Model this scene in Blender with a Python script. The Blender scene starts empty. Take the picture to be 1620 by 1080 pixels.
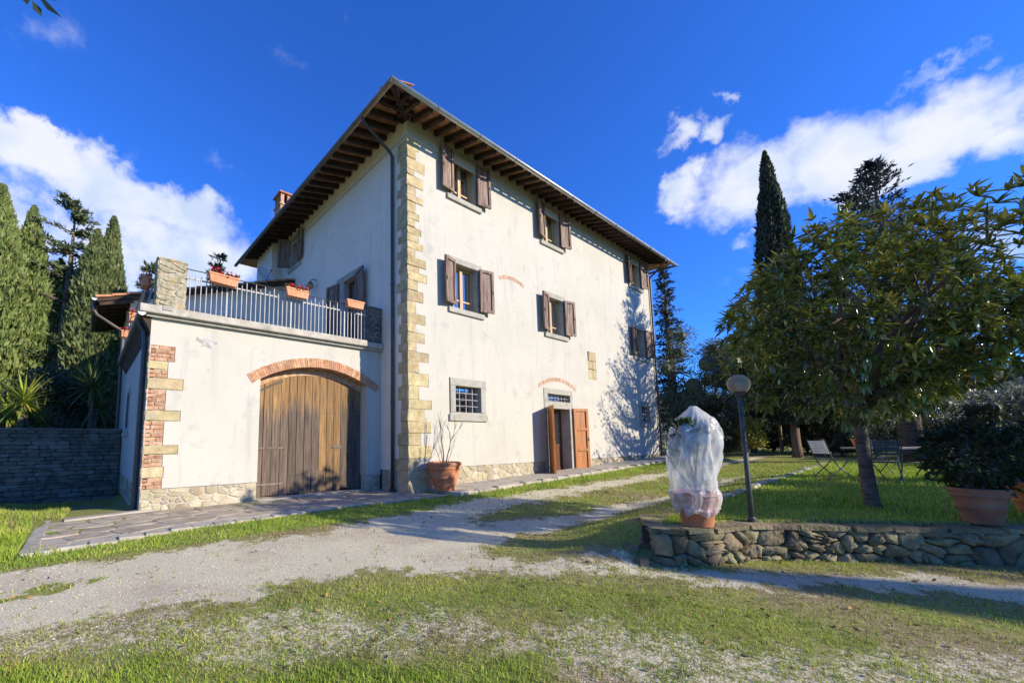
import bpy, math, random
import numpy as np
from mathutils import Vector, Matrix

rnd = random.Random(11)
NR = np.random.default_rng(5)
SC = bpy.context.scene
COL = SC.collection
R = math.radians

# ------------------------------------------------------------------ camera
def cam_basis(yaw, pitch, roll):
    cy, sy = math.cos(yaw), math.sin(yaw)
    fw = Vector((sy, cy, 0)); rt = Vector((cy, -sy, 0)); up = Vector((0, 0, 1))
    f2 = math.cos(pitch) * fw + math.sin(pitch) * up
    u2 = -math.sin(pitch) * fw + math.cos(pitch) * up
    r = math.cos(roll) * rt + math.sin(roll) * u2
    u = -math.sin(roll) * rt + math.cos(roll) * u2
    return r, u, f2
cr, cu, cw = cam_basis(R(38.518), R(6.441), R(-0.408))
CAM = Vector((-6.416, -8.371, 1.32))
cd = bpy.data.cameras.new('camera'); cam = bpy.data.objects.new('camera', cd); COL.objects.link(cam)
m = Matrix.Identity(4)
for i in range(3):
    m[i][0], m[i][1], m[i][2], m[i][3] = cr[i], cu[i], -cw[i], CAM[i]
cam.matrix_world = m
cd.sensor_fit = 'HORIZONTAL'; cd.sensor_width = 36
cd.lens = 652.056 / 1620 * 36
cd.shift_x = (810 - 657.756) / 1620
cd.shift_y = (623.454 - 540) / 1620
cd.clip_start = 0.05; cd.clip_end = 3000
SC.camera = cam

# ------------------------------------------------------------------ light
SUN_TO = Vector((0.54, -1.0, 0.47)).normalized()
SUN_EL = math.asin(SUN_TO.z)
SUN_AZ = math.atan2(SUN_TO.x, SUN_TO.y)
sd = bpy.data.lights.new('sun', 'SUN'); so = bpy.data.objects.new('sun', sd); COL.objects.link(so)
sd.energy = 5.0; sd.angle = R(0.5); sd.color = (1.0, 0.89, 0.72)
so.rotation_euler = (-SUN_TO).to_track_quat('-Z', 'Y').to_euler()
so.location = (0, -20, 20)
vs = SC.view_settings
SC.display_settings.display_device = 'sRGB'
vs.view_transform = 'Standard'; vs.look = 'None'; vs.gamma = 1; vs.use_curve_mapping = False
vs.exposure = 0.55

world = bpy.data.worlds.new('World'); SC.world = world; world.use_nodes = True
wn, wl = world.node_tree.nodes, world.node_tree.links
wn.clear()
wout = wn.new('ShaderNodeOutputWorld'); wbg = wn.new('ShaderNodeBackground')
wl.new(wbg.outputs[0], wout.inputs[0])
SKY_STR = 0.13
wbg.inputs[1].default_value = SKY_STR
sky = wn.new('ShaderNodeTexSky'); sky.sky_type = 'NISHITA'; sky.sun_disc = False
sky.sun_elevation = SUN_EL; sky.sun_rotation = SUN_AZ
sky.altitude = 300; sky.air_density = 1.0; sky.dust_density = 0.15; sky.ozone_density = 2.5
tint = wn.new('ShaderNodeMixRGB'); tint.blend_type = 'MULTIPLY'; tint.inputs[0].default_value = 1
tint.inputs[2].default_value = (0.23, 0.65, 1.55, 1)
wl.new(sky.outputs[0], tint.inputs[1])
tc = wn.new('ShaderNodeTexCoord')

def wmath(op, a, b=None, c=None, clamp=False):
    n = wn.new('ShaderNodeMath'); n.operation = op; n.use_clamp = clamp
    for i, v in enumerate((a, b, c)):
        if v is None: continue
        if isinstance(v, (int, float)): n.inputs[i].default_value = v
        else: wl.new(v, n.inputs[i])
    return n.outputs[0]
wrp = wn.new('ShaderNodeTexNoise'); wrp.inputs['Scale'].default_value = 13.0; wrp.inputs['Detail'].default_value = 8; wrp.inputs['Roughness'].default_value = 0.6
wl.new(tc.outputs['Generated'], wrp.inputs['Vector'])
wsub = wn.new('ShaderNodeVectorMath'); wsub.operation = 'SUBTRACT'; wl.new(wrp.outputs['Color'], wsub.inputs[0]); wsub.inputs[1].default_value = (0.5, 0.5, 0.5)
wsc = wn.new('ShaderNodeVectorMath'); wsc.operation = 'SCALE'; wl.new(wsub.outputs[0], wsc.inputs[0]); wsc.inputs['Scale'].default_value = 0.135
wadd = wn.new('ShaderNodeVectorMath'); wadd.operation = 'ADD'; wl.new(tc.outputs['Generated'], wadd.inputs[0]); wl.new(wsc.outputs[0], wadd.inputs[1])
def wdot(vec):
    n = wn.new('ShaderNodeVectorMath'); n.operation = 'DOT_PRODUCT'
    wl.new(wadd.outputs[0], n.inputs[0]); n.inputs[1].default_value = vec
    return n.outputs['Value']
def cloud_blob(c, d, a, b, k=1.0):
    """elongated cloud bank around direction c, long axis towards d"""
    c = Vector(c).normalized(); e1 = (Vector(d) - c * Vector(d).dot(c)).normalized(); e2 = c.cross(e1)
    z = wdot(c)
    u = wmath('DIVIDE', wdot(e1), wmath('MAXIMUM', z, 0.05)); v = wmath('DIVIDE', wdot(e2), wmath('MAXIMUM', z, 0.05))
    q = wmath('ADD', wmath('POWER', wmath('ABSOLUTE', wmath('DIVIDE', u, a)), 2.0), wmath('POWER', wmath('ABSOLUTE', wmath('DIVIDE', v, b)), 2.0))
    q = wmath('ADD', q, wmath('MULTIPLY', wmath('LESS_THAN', z, 0.1), 50))
    return wmath('SUBTRACT', k, q)
blobs = [
    cloud_blob((0.029, 0.889, 0.450), (0.254, 0.876, 0.405), 0.235, 0.050),
    cloud_blob((0.087, 0.926, 0.366), (0.291, 0.868, 0.390), 0.220, 0.090),
    cloud_blob((-0.115, 0.925, 0.360), (-0.02, 0.945, 0.325), 0.115, 0.070),
    cloud_blob((-0.085, 0.866, 0.493), (-0.041, 0.875, 0.482), 0.047, 0.027),
    cloud_blob((0.879, 0.168, 0.446), (0.901, 0.076, 0.428), 0.096, 0.065),
    cloud_blob((0.892, 0.052, 0.448), (0.895, -0.029, 0.444), 0.081, 0.067),
    cloud_blob((0.898, -0.050, 0.437), (0.893, -0.121, 0.433), 0.072, 0.056),
    cloud_blob((0.917, -0.000, 0.398), (0.918, -0.062, 0.392), 0.062, 0.036),
    cloud_blob((0.850, 0.250, 0.464), (0.837, 0.283, 0.469), 0.036, 0.047),
    cloud_blob((0.914, 0.185, 0.360), (0.922, 0.163, 0.351), 0.043, 0.022, 0.45),
    cloud_blob((0.961, -0.082, 0.264), (0.962, -0.114, 0.249), 0.060, 0.034, 0.45),
    cloud_blob((0.798, 0.247, 0.549), (0.801, 0.223, 0.555), 0.043, 0.022, 0.45),
    cloud_blob((0.869, -0.039, 0.494), (0.864, -0.070, 0.499), 0.054, 0.018, 0.45),
    cloud_blob((0.917, -0.098, 0.387), (0.916, -0.118, 0.383), 0.034, 0.032, 0.45),
    cloud_blob((0.804, 0.162, 0.572), (0.809, 0.149, 0.568), 0.025, 0.014, 0.45),
    cloud_blob((0.821, 0.196, 0.537), (0.828, 0.176, 0.533), 0.037, 0.024, 0.45),
]
acc = blobs[0]
for b_ in blobs[1:]:
    acc = wmath('MAXIMUM', acc, b_)
mp = wn.new('ShaderNodeMapping'); mp.inputs['Scale'].default_value = (1, 1, 1.2)
wl.new(tc.outputs['Generated'], mp.inputs[0])
nz = wn.new('ShaderNodeTexNoise'); nz.inputs['Scale'].default_value = 7.5; nz.inputs['Detail'].default_value = 10; nz.inputs['Roughness'].default_value = 0.55
nz.inputs['Distortion'].default_value = 0.0
wl.new(mp.outputs[0], nz.inputs['Vector'])
nz2 = wn.new('ShaderNodeTexNoise'); nz2.inputs['Scale'].default_value = 2.2; nz2.inputs['Detail'].default_value = 4
mp2 = wn.new('ShaderNodeMapping'); mp2.inputs['Scale'].default_value = (1, 1, 1.9); mp2.inputs['Location'].default_value = (8.1, 0.7, 1.3)
wl.new(tc.outputs['Generated'], mp2.inputs[0]); wl.new(mp2.outputs[0], nz2.inputs['Vector'])
field = wmath('MAXIMUM', acc, -0.95)
fill_clouds = wmath('MULTIPLY', wmath('SUBTRACT', nz2.outputs['Fac'], 0.715), 5.0)      # a few clouds added round the sky, mostly out of view, for white fill
field = wmath('MAXIMUM', field, wmath('MINIMUM', fill_clouds, 0.6))
dens = wmath('ADD', field, wmath('MULTIPLY', wmath('SUBTRACT', nz.outputs['Fac'], 0.5), 4.2))
mr = wn.new('ShaderNodeMapRange'); mr.interpolation_type = 'SMOOTHSTEP'
mr.inputs['From Min'].default_value = -0.40; mr.inputs['From Max'].default_value = 0.95
wl.new(dens, mr.inputs['Value'])
cmask = wmath('MULTIPLY', mr.outputs[0], 0.88)
ccol = wn.new('ShaderNodeValToRGB')
ccol.color_ramp.elements[0].position = 0.34; ccol.color_ramp.elements[0].color = (0.47 / SKY_STR, 0.55 / SKY_STR, 0.66 / SKY_STR, 1)
ccol.color_ramp.elements[1].position = 0.62; ccol.color_ramp.elements[1].color = (0.68 / SKY_STR, 0.69 / SKY_STR, 0.70 / SKY_STR, 1)
nz3 = wn.new('ShaderNodeTexNoise'); nz3.inputs['Scale'].default_value = 11; nz3.inputs['Detail'].default_value = 5
wl.new(mp.outputs[0], nz3.inputs['Vector']); wl.new(nz3.outputs['Fac'], ccol.inputs[0])
cmix = wn.new('ShaderNodeMixRGB'); wl.new(cmask, cmix.inputs[0]); wl.new(tint.outputs[0], cmix.inputs[1]); wl.new(ccol.outputs[0], cmix.inputs[2])
wl.new(cmix.outputs[0], wbg.inputs[0])
try:
    SC.cycles.max_bounces = 6; SC.cycles.transparent_max_bounces = 8
except Exception:
    pass

# ------------------------------------------------------------------ noise in numpy
_perm = np.random.default_rng(3).random((256, 256))
def vnoise(x, y):
    x = np.asarray(x, float); y = np.asarray(y, float)
    xi = np.floor(x).astype(int); yi = np.floor(y).astype(int)
    fx = x - xi; fy = y - yi
    fx = fx * fx * (3 - 2 * fx); fy = fy * fy * (3 - 2 * fy)
    g = lambda a, b: _perm[a & 255, b & 255]
    return (g(xi, yi) * (1 - fx) + g(xi + 1, yi) * fx) * (1 - fy) + (g(xi, yi + 1) * (1 - fx) + g(xi + 1, yi + 1) * fx) * fy
def fbm(x, y, o=4):
    s = 0; a = 0.5; t = 0
    for i in range(o):
        s = s + a * vnoise(x * 2 ** i + 17.3 * i, y * 2 ** i + 5.1 * i); t += a; a *= 0.5
    return s / t

# ------------------------------------------------------------------ materials
def newmat(name):
    mt = bpy.data.materials.new(name); mt.use_nodes = True
    nt = mt.node_tree; b = nt.nodes['Principled BSDF']
    return mt, nt, b
def setin(b, names, v):
    for n in names:
        if n in b.inputs:
            b.inputs[n].default_value = v; return
MATS = {}
def nmat(name, c1, c2, scale=4.0, detail=6, rough=0.8, bump=0.25, bscale=40.0, stretch=(1, 1, 1), vary=0.0, island=False,
         spec=0.3, metal=0.0, transl=0.0, lo=0.35, hi=0.65, bdist=0.01, c3=None, s3=1.0, hue=0.0):
    mt, nt, b = newmat(name); N, L = nt.nodes, nt.links
    t = N.new('ShaderNodeTexCoord'); mp = N.new('ShaderNodeMapping'); mp.inputs['Scale'].default_value = stretch
    L.new(t.outputs['Object'], mp.inputs[0])
    n = N.new('ShaderNodeTexNoise'); n.inputs['Scale'].default_value = scale; n.inputs['Detail'].default_value = detail; n.inputs['Roughness'].default_value = 0.6
    L.new(mp.outputs[0], n.inputs['Vector'])
    r = N.new('ShaderNodeValToRGB'); r.color_ramp.elements[0].position = lo; r.color_ramp.elements[1].position = hi
    r.color_ramp.elements[0].color = (*c1, 1); r.color_ramp.elements[1].color = (*c2, 1)
    L.new(n.outputs['Fac'], r.inputs[0])
    col = r.outputs[0]
    if c3:
        n3 = N.new('ShaderNodeTexNoise'); n3.inputs['Scale'].default_value = s3; n3.inputs['Detail'].default_value = 8; n3.inputs['Roughness'].default_value = 0.7
        L.new(mp.outputs[0], n3.inputs['Vector'])
        r3 = N.new('ShaderNodeValToRGB'); r3.color_ramp.elements[0].position = 0.54; r3.color_ramp.elements[1].position = 0.68
        L.new(n3.outputs['Fac'], r3.inputs[0])
        mx = N.new('ShaderNodeMixRGB'); L.new(r3.outputs[0], mx.inputs[0]); L.new(col, mx.inputs[1]); mx.inputs[2].default_value = (*c3, 1)
        col = mx.outputs[0]
    if vary:
        hs = N.new('ShaderNodeHueSaturation')
        if island:
            g = N.new('ShaderNodeNewGeometry'); src = g.outputs['Random Per Island']
        else:
            g = N.new('ShaderNodeObjectInfo'); src = g.outputs['Random']
        mr = N.new('ShaderNodeMapRange'); mr.inputs['To Min'].default_value = 1 - vary; mr.inputs['To Max'].default_value = 1 + vary
        L.new(src, mr.inputs['Value']); L.new(mr.outputs[0], hs.inputs['Value'])
        if hue:
            w = N.new('ShaderNodeMath'); w.operation = 'MULTIPLY'; L.new(src, w.inputs[0]); w.inputs[1].default_value = 7.31
            w2 = N.new('ShaderNodeMath'); w2.operation = 'FRACT'; L.new(w.outputs[0], w2.inputs[0])
            mh = N.new('ShaderNodeMapRange'); mh.inputs['To Min'].default_value = 0.5 - hue; mh.inputs['To Max'].default_value = 0.5 + hue
            L.new(w2.outputs[0], mh.inputs['Value']); L.new(mh.outputs[0], hs.inputs['Hue'])
        L.new(col, hs.inputs['Color']); col = hs.outputs[0]
    L.new(col, b.inputs['Base Color'])
    b.inputs['Roughness'].default_value = rough; b.inputs['Metallic'].default_value = metal
    setin(b, ('Specular IOR Level', 'Specular'), spec)
    if bump:
        n2 = N.new('ShaderNodeTexNoise'); n2.inputs['Scale'].default_value = bscale; n2.inputs['Detail'].default_value = 6
        L.new(mp.outputs[0], n2.inputs['Vector'])
        bp = N.new('ShaderNodeBump'); bp.inputs['Strength'].default_value = bump; bp.inputs['Distance'].default_value = bdist
        L.new(n2.outputs['Fac'], bp.inputs['Height']); L.new(bp.outputs[0], b.inputs['Normal'])
    if transl:
        out = N['Material Output']; tr = N.new('ShaderNodeBsdfTranslucent'); L.new(col, tr.inputs[0])
        ms = N.new('ShaderNodeMixShader'); ms.inputs[0].default_value = transl
        L.new(b.outputs[0], ms.inputs[1]); L.new(tr.outputs[0], ms.inputs[2]); L.new(ms.outputs[0], out.inputs[0])
    MATS[name] = mt
    return mt

def stucco(name, base, dark, blot):
    mt, nt, b = newmat(name); N, L = nt.nodes, nt.links
    t = N.new('ShaderNodeTexCoord')
    def noise(scale, st=(1, 1, 1), det=8, ro=0.62):
        mp = N.new('ShaderNodeMapping'); mp.inputs['Scale'].default_value = st; L.new(t.outputs['Object'], mp.inputs[0])
        n = N.new('ShaderNodeTexNoise'); n.inputs['Scale'].default_value = scale; n.inputs['Detail'].default_value = det; n.inputs['Roughness'].default_value = ro
        L.new(mp.outputs[0], n.inputs['Vector']); return n.outputs['Fac']
    def ramp(src, lo, hi):
        r = N.new('ShaderNodeMapRange'); r.inputs['From Min'].default_value = lo; r.inputs['From Max'].default_value = hi
        L.new(src, r.inputs['Value']); return r.outputs[0]
    def mix(f, a, c, amt=1.0):
        x = N.new('ShaderNodeMixRGB')
        mm = N.new('ShaderNodeMath'); mm.operation = 'MULTIPLY'; mm.inputs[1].default_value = amt; L.new(f, mm.inputs[0]); L.new(mm.outputs[0], x.inputs[0])
        if isinstance(a, tuple): x.inputs[1].default_value = (*a, 1)
        else: L.new(a, x.inputs[1])
        x.inputs[2].default_value = (*c, 1); return x.outputs[0]
    c = mix(ramp(noise(0.55), 0.42, 0.70), base, dark, 0.9)
    c = mix(ramp(noise(1.1, (3.2, 3.2, 0.35)), 0.54, 0.74), c, blot, 0.62)      # rain streaks
    c = mix(ramp(noise(1.9), 0.56, 0.70), c, blot, 0.62)
    c = mix(ramp(noise(5.0, (1, 1, 0.6)), 0.60, 0.70), c, blot, 0.50)
    c = mix(ramp(noise(9.0), 0.62, 0.74), c, blot, 0.40)                        # small scuffs
    L.new(c, b.inputs['Base Color']); b.inputs['Roughness'].default_value = 0.92
    setin(b, ('Specular IOR Level', 'Specular'), 0.15)
    bp = N.new('ShaderNodeBump'); bp.inputs['Strength'].default_value = 0.35; bp.inputs['Distance'].default_value = 0.012
    ad = N.new('ShaderNodeMath'); ad.operation = 'ADD'; L.new(noise(28, det=5), ad.inputs[0]); L.new(noise(3.0), ad.inputs[1])
    L.new(ad.outputs[0], bp.inputs['Height']); L.new(bp.outputs[0], b.inputs['Normal'])
    MATS[name] = mt; return mt

STUC = stucco('stucco_cream', (0.495, 0.475, 0.405), (0.445, 0.425, 0.355), (0.345, 0.335, 0.305))
STUC_SHADE = stucco('stucco_shade_lifted', (0.74, 0.66, 0.53), (0.68, 0.60, 0.48), (0.56, 0.50, 0.42))  # same cream as the front, colour brightened to lift the shaded side
SAND = nmat('sandstone', (0.34, 0.265, 0.13), (0.50, 0.42, 0.245), 4.5, 9, 0.92, 0.9, 22, vary=0.13, bdist=0.02, c3=(0.33, 0.29, 0.215), s3=4, hue=0.01)
RUB = nmat('rubble_stone', (0.33, 0.265, 0.15), (0.46, 0.41, 0.30), 2.6, 8, 0.92, 0.7, 26, vary=0.22, bdist=0.02, c3=(0.32, 0.31, 0.27), s3=4, hue=0.02)
MORT = nmat('lime_mortar', (0.36, 0.32, 0.235), (0.47, 0.43, 0.335), 9, 6, 0.95, 0.8, 60)
GREYST = nmat('grey_stone', (0.30, 0.285, 0.235), (0.39, 0.375, 0.315), 5, 8, 0.85, 0.35, 60, vary=0.05)
FIELD = nmat('field_stone', (0.105, 0.086, 0.045), (0.30, 0.25, 0.14), 3.0, 9, 0.92, 0.9, 18, vary=0.25, bdist=0.03, c3=(0.09, 0.095, 0.04), s3=3.0, hue=0.02)
FIELDM = nmat('field_joint', (0.045, 0.038, 0.024), (0.09, 0.075, 0.05), 12, 6, 0.95, 0.8, 50)
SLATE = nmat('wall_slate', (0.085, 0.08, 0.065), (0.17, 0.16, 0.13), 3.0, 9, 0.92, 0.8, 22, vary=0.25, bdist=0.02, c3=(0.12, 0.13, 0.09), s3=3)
BRICK = nmat('old_brick', (0.34, 0.17, 0.095), (0.50, 0.31, 0.19), 9, 8, 0.92, 0.9, 40, vary=0.2, hue=0.012, c3=(0.50, 0.43, 0.33), s3=9)
BRICKI = nmat('arch_brick', (0.36, 0.17, 0.085), (0.53, 0.31, 0.18), 9, 8, 0.92, 0.7, 40, vary=0.2, island=True, hue=0.012, c3=(0.50, 0.42, 0.31), s3=7)
WORNB = nmat('worn_brick', (0.40, 0.22, 0.13), (0.50, 0.36, 0.26), 9, 8, 0.92, 0.6, 50, vary=0.18, island=True, c3=(0.50, 0.46, 0.37), s3=6)
LICHEN = nmat('lichen_stone', (0.24, 0.21, 0.13), (0.44, 0.40, 0.29), 9, 9, 0.95, 1.0, 24, bdist=0.03, c3=(0.52, 0.27, 0.03), s3=2.1)
TERRA = nmat('terracotta_tile', (0.42, 0.17, 0.08), (0.58, 0.28, 0.13), 5, 7, 0.9, 0.4, 40, vary=0.25, hue=0.012)
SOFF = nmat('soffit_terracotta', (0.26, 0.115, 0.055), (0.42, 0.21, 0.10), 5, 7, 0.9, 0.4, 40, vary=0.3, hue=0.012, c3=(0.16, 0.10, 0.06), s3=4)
POT = nmat('terracotta_pot', (0.44, 0.155, 0.058), (0.57, 0.23, 0.10), 4, 7, 0.8, 0.25, 60, c3=(0.42, 0.24, 0.15), s3=3)
POT_SHADE = nmat('weathered_pot_shaded', (0.22, 0.10, 0.055), (0.33, 0.165, 0.095), 5, 8, 0.9, 0.4, 50, c3=(0.22, 0.17, 0.13), s3=4)  # weathered terracotta, colour also darkened for the shade it stands in
BOXT = nmat('box_terracotta', (0.55, 0.22, 0.10), (0.64, 0.29, 0.15), 6, 5, 0.6, 0.1, 60)
RAFT = nmat('rafter_wood', (0.028, 0.019, 0.014), (0.065, 0.043, 0.030), 4, 7, 0.85, 0.4, 40, stretch=(1, 1, 1), vary=0.2)
SHUT = nmat('shutter_wood', (0.085, 0.050, 0.035), (0.30, 0.215, 0.165), 3, 9, 0.7, 0.5, 22, stretch=(6, 6, 0.6), vary=0.12)
OAKP = nmat('weathered_plank', (0.115, 0.085, 0.062), (0.23, 0.18, 0.14), 3, 8, 0.88, 0.6, 14, stretch=(7, 7, 0.5), vary=0.12, bdist=0.02)
DOORW = nmat('door_wood', (0.32, 0.105, 0.022), (0.50, 0.195, 0.045), 3, 8, 0.5, 0.25, 14, stretch=(6, 6, 0.6), vary=0.08, spec=0.5)
DOORD = nmat('dark_door_wood', (0.085, 0.03, 0.012), (0.15, 0.055, 0.022), 3, 8, 0.5, 0.25, 14, stretch=(6, 6, 0.6))
SASH = nmat('sash_wood', (0.40, 0.26, 0.12), (0.54, 0.39, 0.21), 4, 6, 0.55, 0.2, 20, stretch=(6, 6, 0.6))
COPPER = nmat('dark_pipe', (0.045, 0.037, 0.033), (0.075, 0.06, 0.05), 4, 6, 0.45, 0.1, 30, spec=0.5)
ZINC = nmat('zinc_gutter', (0.44, 0.44, 0.43), (0.56, 0.56, 0.55), 3, 6, 0.38, 0.05, 30, metal=0.75, spec=0.5)
GUTD = nmat('aged_gutter', (0.08, 0.065, 0.055), (0.13, 0.11, 0.095), 3, 6, 0.45, 0.05, 30, spec=0.5)
IRON = nmat('black_iron', (0.028, 0.027, 0.027), (0.05, 0.048, 0.046), 8, 5, 0.55, 0.1, 60, spec=0.5)
IRONL = nmat('bar_iron', (0.20, 0.19, 0.20), (0.30, 0.29, 0.29), 8, 5, 0.5, 0.1, 60, spec=0.5)
RAILM = nmat('rail_paint', (0.27, 0.26, 0.25), (0.40, 0.38, 0.36), 8, 5, 0.5, 0.1, 60, spec=0.4)
DARK = nmat('dark_interior', (0.012, 0.010, 0.009), (0.02, 0.017, 0.015), 3, 2, 0.9, 0)
CURT = nmat('curtain', (0.55, 0.54, 0.52), (0.68, 0.67, 0.64), 3, 4, 0.9, 0.4, 9, stretch=(8, 8, 0.2), bdist=0.03)
BARK = nmat('bark', (0.075, 0.055, 0.04), (0.19, 0.15, 0.115), 5, 8, 0.95, 1.0, 16, stretch=(1, 1, 4), bdist=0.03)
BARKR = nmat('red_bark', (0.13, 0.075, 0.05), (0.26, 0.17, 0.12), 5, 8, 0.95, 1.0, 16, stretch=(3, 3, 0.5), bdist=0.03)
TWIG = nmat('twig', (0.10, 0.075, 0.055), (0.2, 0.155, 0.12), 9, 4, 0.9, 0.2, 40)
SOIL = nmat('soil', (0.035, 0.025, 0.018), (0.08, 0.055, 0.038), 14, 6, 0.95, 0.8, 60)
CONC = nmat('old_concrete', (0.33, 0.295, 0.225), (0.46, 0.42, 0.335), 3, 9, 0.93, 0.5, 40, c3=(0.22, 0.21, 0.18), s3=2.5)
FLAG = nmat('flagstone', (0.29, 0.24, 0.165), (0.44, 0.375, 0.27), 4, 8, 0.9, 0.5, 30, vary=0.16, c3=(0.16, 0.145, 0.12), s3=3)
SLABM = nmat('terrace_slab', (0.34, 0.31, 0.25), (0.50, 0.47, 0.40), 6, 9, 0.93, 0.6, 40, c3=(0.26, 0.24, 0.19), s3=3)
WHITEM = nmat('white_metal', (0.55, 0.58, 0.60), (0.68, 0.70, 0.72), 5, 4, 0.5, 0.05, 40)
POST = nmat('lamp_post_paint', (0.035, 0.042, 0.04), (0.07, 0.078, 0.072), 9, 5, 0.6, 0.2, 60, spec=0.4)
TBLW = nmat('table_wood', (0.24, 0.205, 0.165), (0.36, 0.32, 0.26), 4, 7, 0.75, 0.3, 20, stretch=(1, 6, 6))
SEPAL = nmat('red_blossom', (0.45, 0.012, 0.02), (0.65, 0.03, 0.045), 9, 3, 0.6, 0, transl=0.2)
WOODP = nmat('fence_wood', (0.22, 0.155, 0.09), (0.36, 0.27, 0.17), 4, 7, 0.85, 0.4, 20, stretch=(5, 5, 0.6))
def leafm(name, c1, c2, rough=0.55, tr=0.3, vary=0.35, hue=0.02, spec=0.35, c3=None):
    return nmat(name, c1, c2, 1.3, 3, rough, 0, vary=vary, island=True, transl=tr, hue=hue, spec=spec, c3=c3, s3=1.1)
CYPL = leafm('cypress_leaf', (0.105, 0.140, 0.045), (0.195, 0.225, 0.080))
CYPD = leafm('cypress_dark_leaf', (0.026, 0.040, 0.020), (0.052, 0.070, 0.034))
CYPY = leafm('cypress_green_leaf', (0.14, 0.19, 0.05), (0.25, 0.30, 0.09))
FIRL = leafm('cedar_leaf', (0.080, 0.115, 0.050), (0.150, 0.190, 0.075))
FIRB = leafm('blue_cedar_leaf', (0.024, 0.038, 0.034), (0.050, 0.070, 0.060))
OAKL = leafm('holm_oak_leaf', (0.040, 0.055, 0.022), (0.085, 0.100, 0.040), 0.5)
GREYO = leafm('grey_oak_leaf', (0.11, 0.125, 0.065), (0.22, 0.235, 0.125), 0.5)
OLIVE = leafm('olive_leaf', (0.11, 0.13, 0.085), (0.19, 0.20, 0.13), 0.6)
YELB = leafm('yellow_shrub_leaf', (0.16, 0.18, 0.03), (0.34, 0.32, 0.05), 0.6)
GREYB = leafm('bare_twig_grey', (0.14, 0.125, 0.105), (0.25, 0.23, 0.20), 0.9, 0.0, 0.25, 0.0)
LOQ = leafm('loquat_leaf', (0.058, 0.092, 0.026), (0.25, 0.28, 0.05), 0.26, 0.20, 0.5, 0.02, 0.8, c3=(0.40, 0.34, 0.06))
LOQO = nmat('loquat_leaf_single', (0.058, 0.092, 0.026), (0.25, 0.28, 0.05), 1.3, 3, 0.26, 0, vary=0.5, transl=0.20, hue=0.02, spec=0.8, c3=(0.40, 0.34, 0.06), s3=1.1)
LAUR = leafm('laurel_leaf', (0.022, 0.040, 0.016), (0.05, 0.075, 0.026), 0.4)
YUCC = nmat('yucca_leaf', (0.20, 0.28, 0.03), (0.42, 0.40, 0.05), 1.1, 3, 0.45, 0, vary=0.3, transl=0.25, hue=0.02)
YUCD = nmat('yucca_green_leaf', (0.07, 0.11, 0.028), (0.14, 0.17, 0.045), 1.1, 3, 0.45, 0, vary=0.3, transl=0.25, hue=0.02)
PLANTL = leafm('potted_leaf', (0.045, 0.095, 0.03), (0.11, 0.17, 0.06), 0.4)
GRASSM = leafm('grass_blade', (0.25, 0.345, 0.038), (0.47, 0.52, 0.095), 0.6, 0.35, 0.35, 0.03, 0.2, c3=(0.24, 0.205, 0.065))
GRASSL = leafm('lush_grass_blade', (0.20, 0.335, 0.032), (0.40, 0.49, 0.065), 0.6, 0.35, 0.35, 0.02, 0.2)
DRYG = leafm('dry_grass_blade', (0.23, 0.19, 0.075), (0.36, 0.30, 0.15), 0.8, 0.3, 0.3, 0.02, 0.15)
PEBM = nmat('pebble', (0.48, 0.43, 0.29), (0.70, 0.64, 0.46), 2, 3, 0.9, 0, vary=0.30, island=True, hue=0.012)

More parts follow.
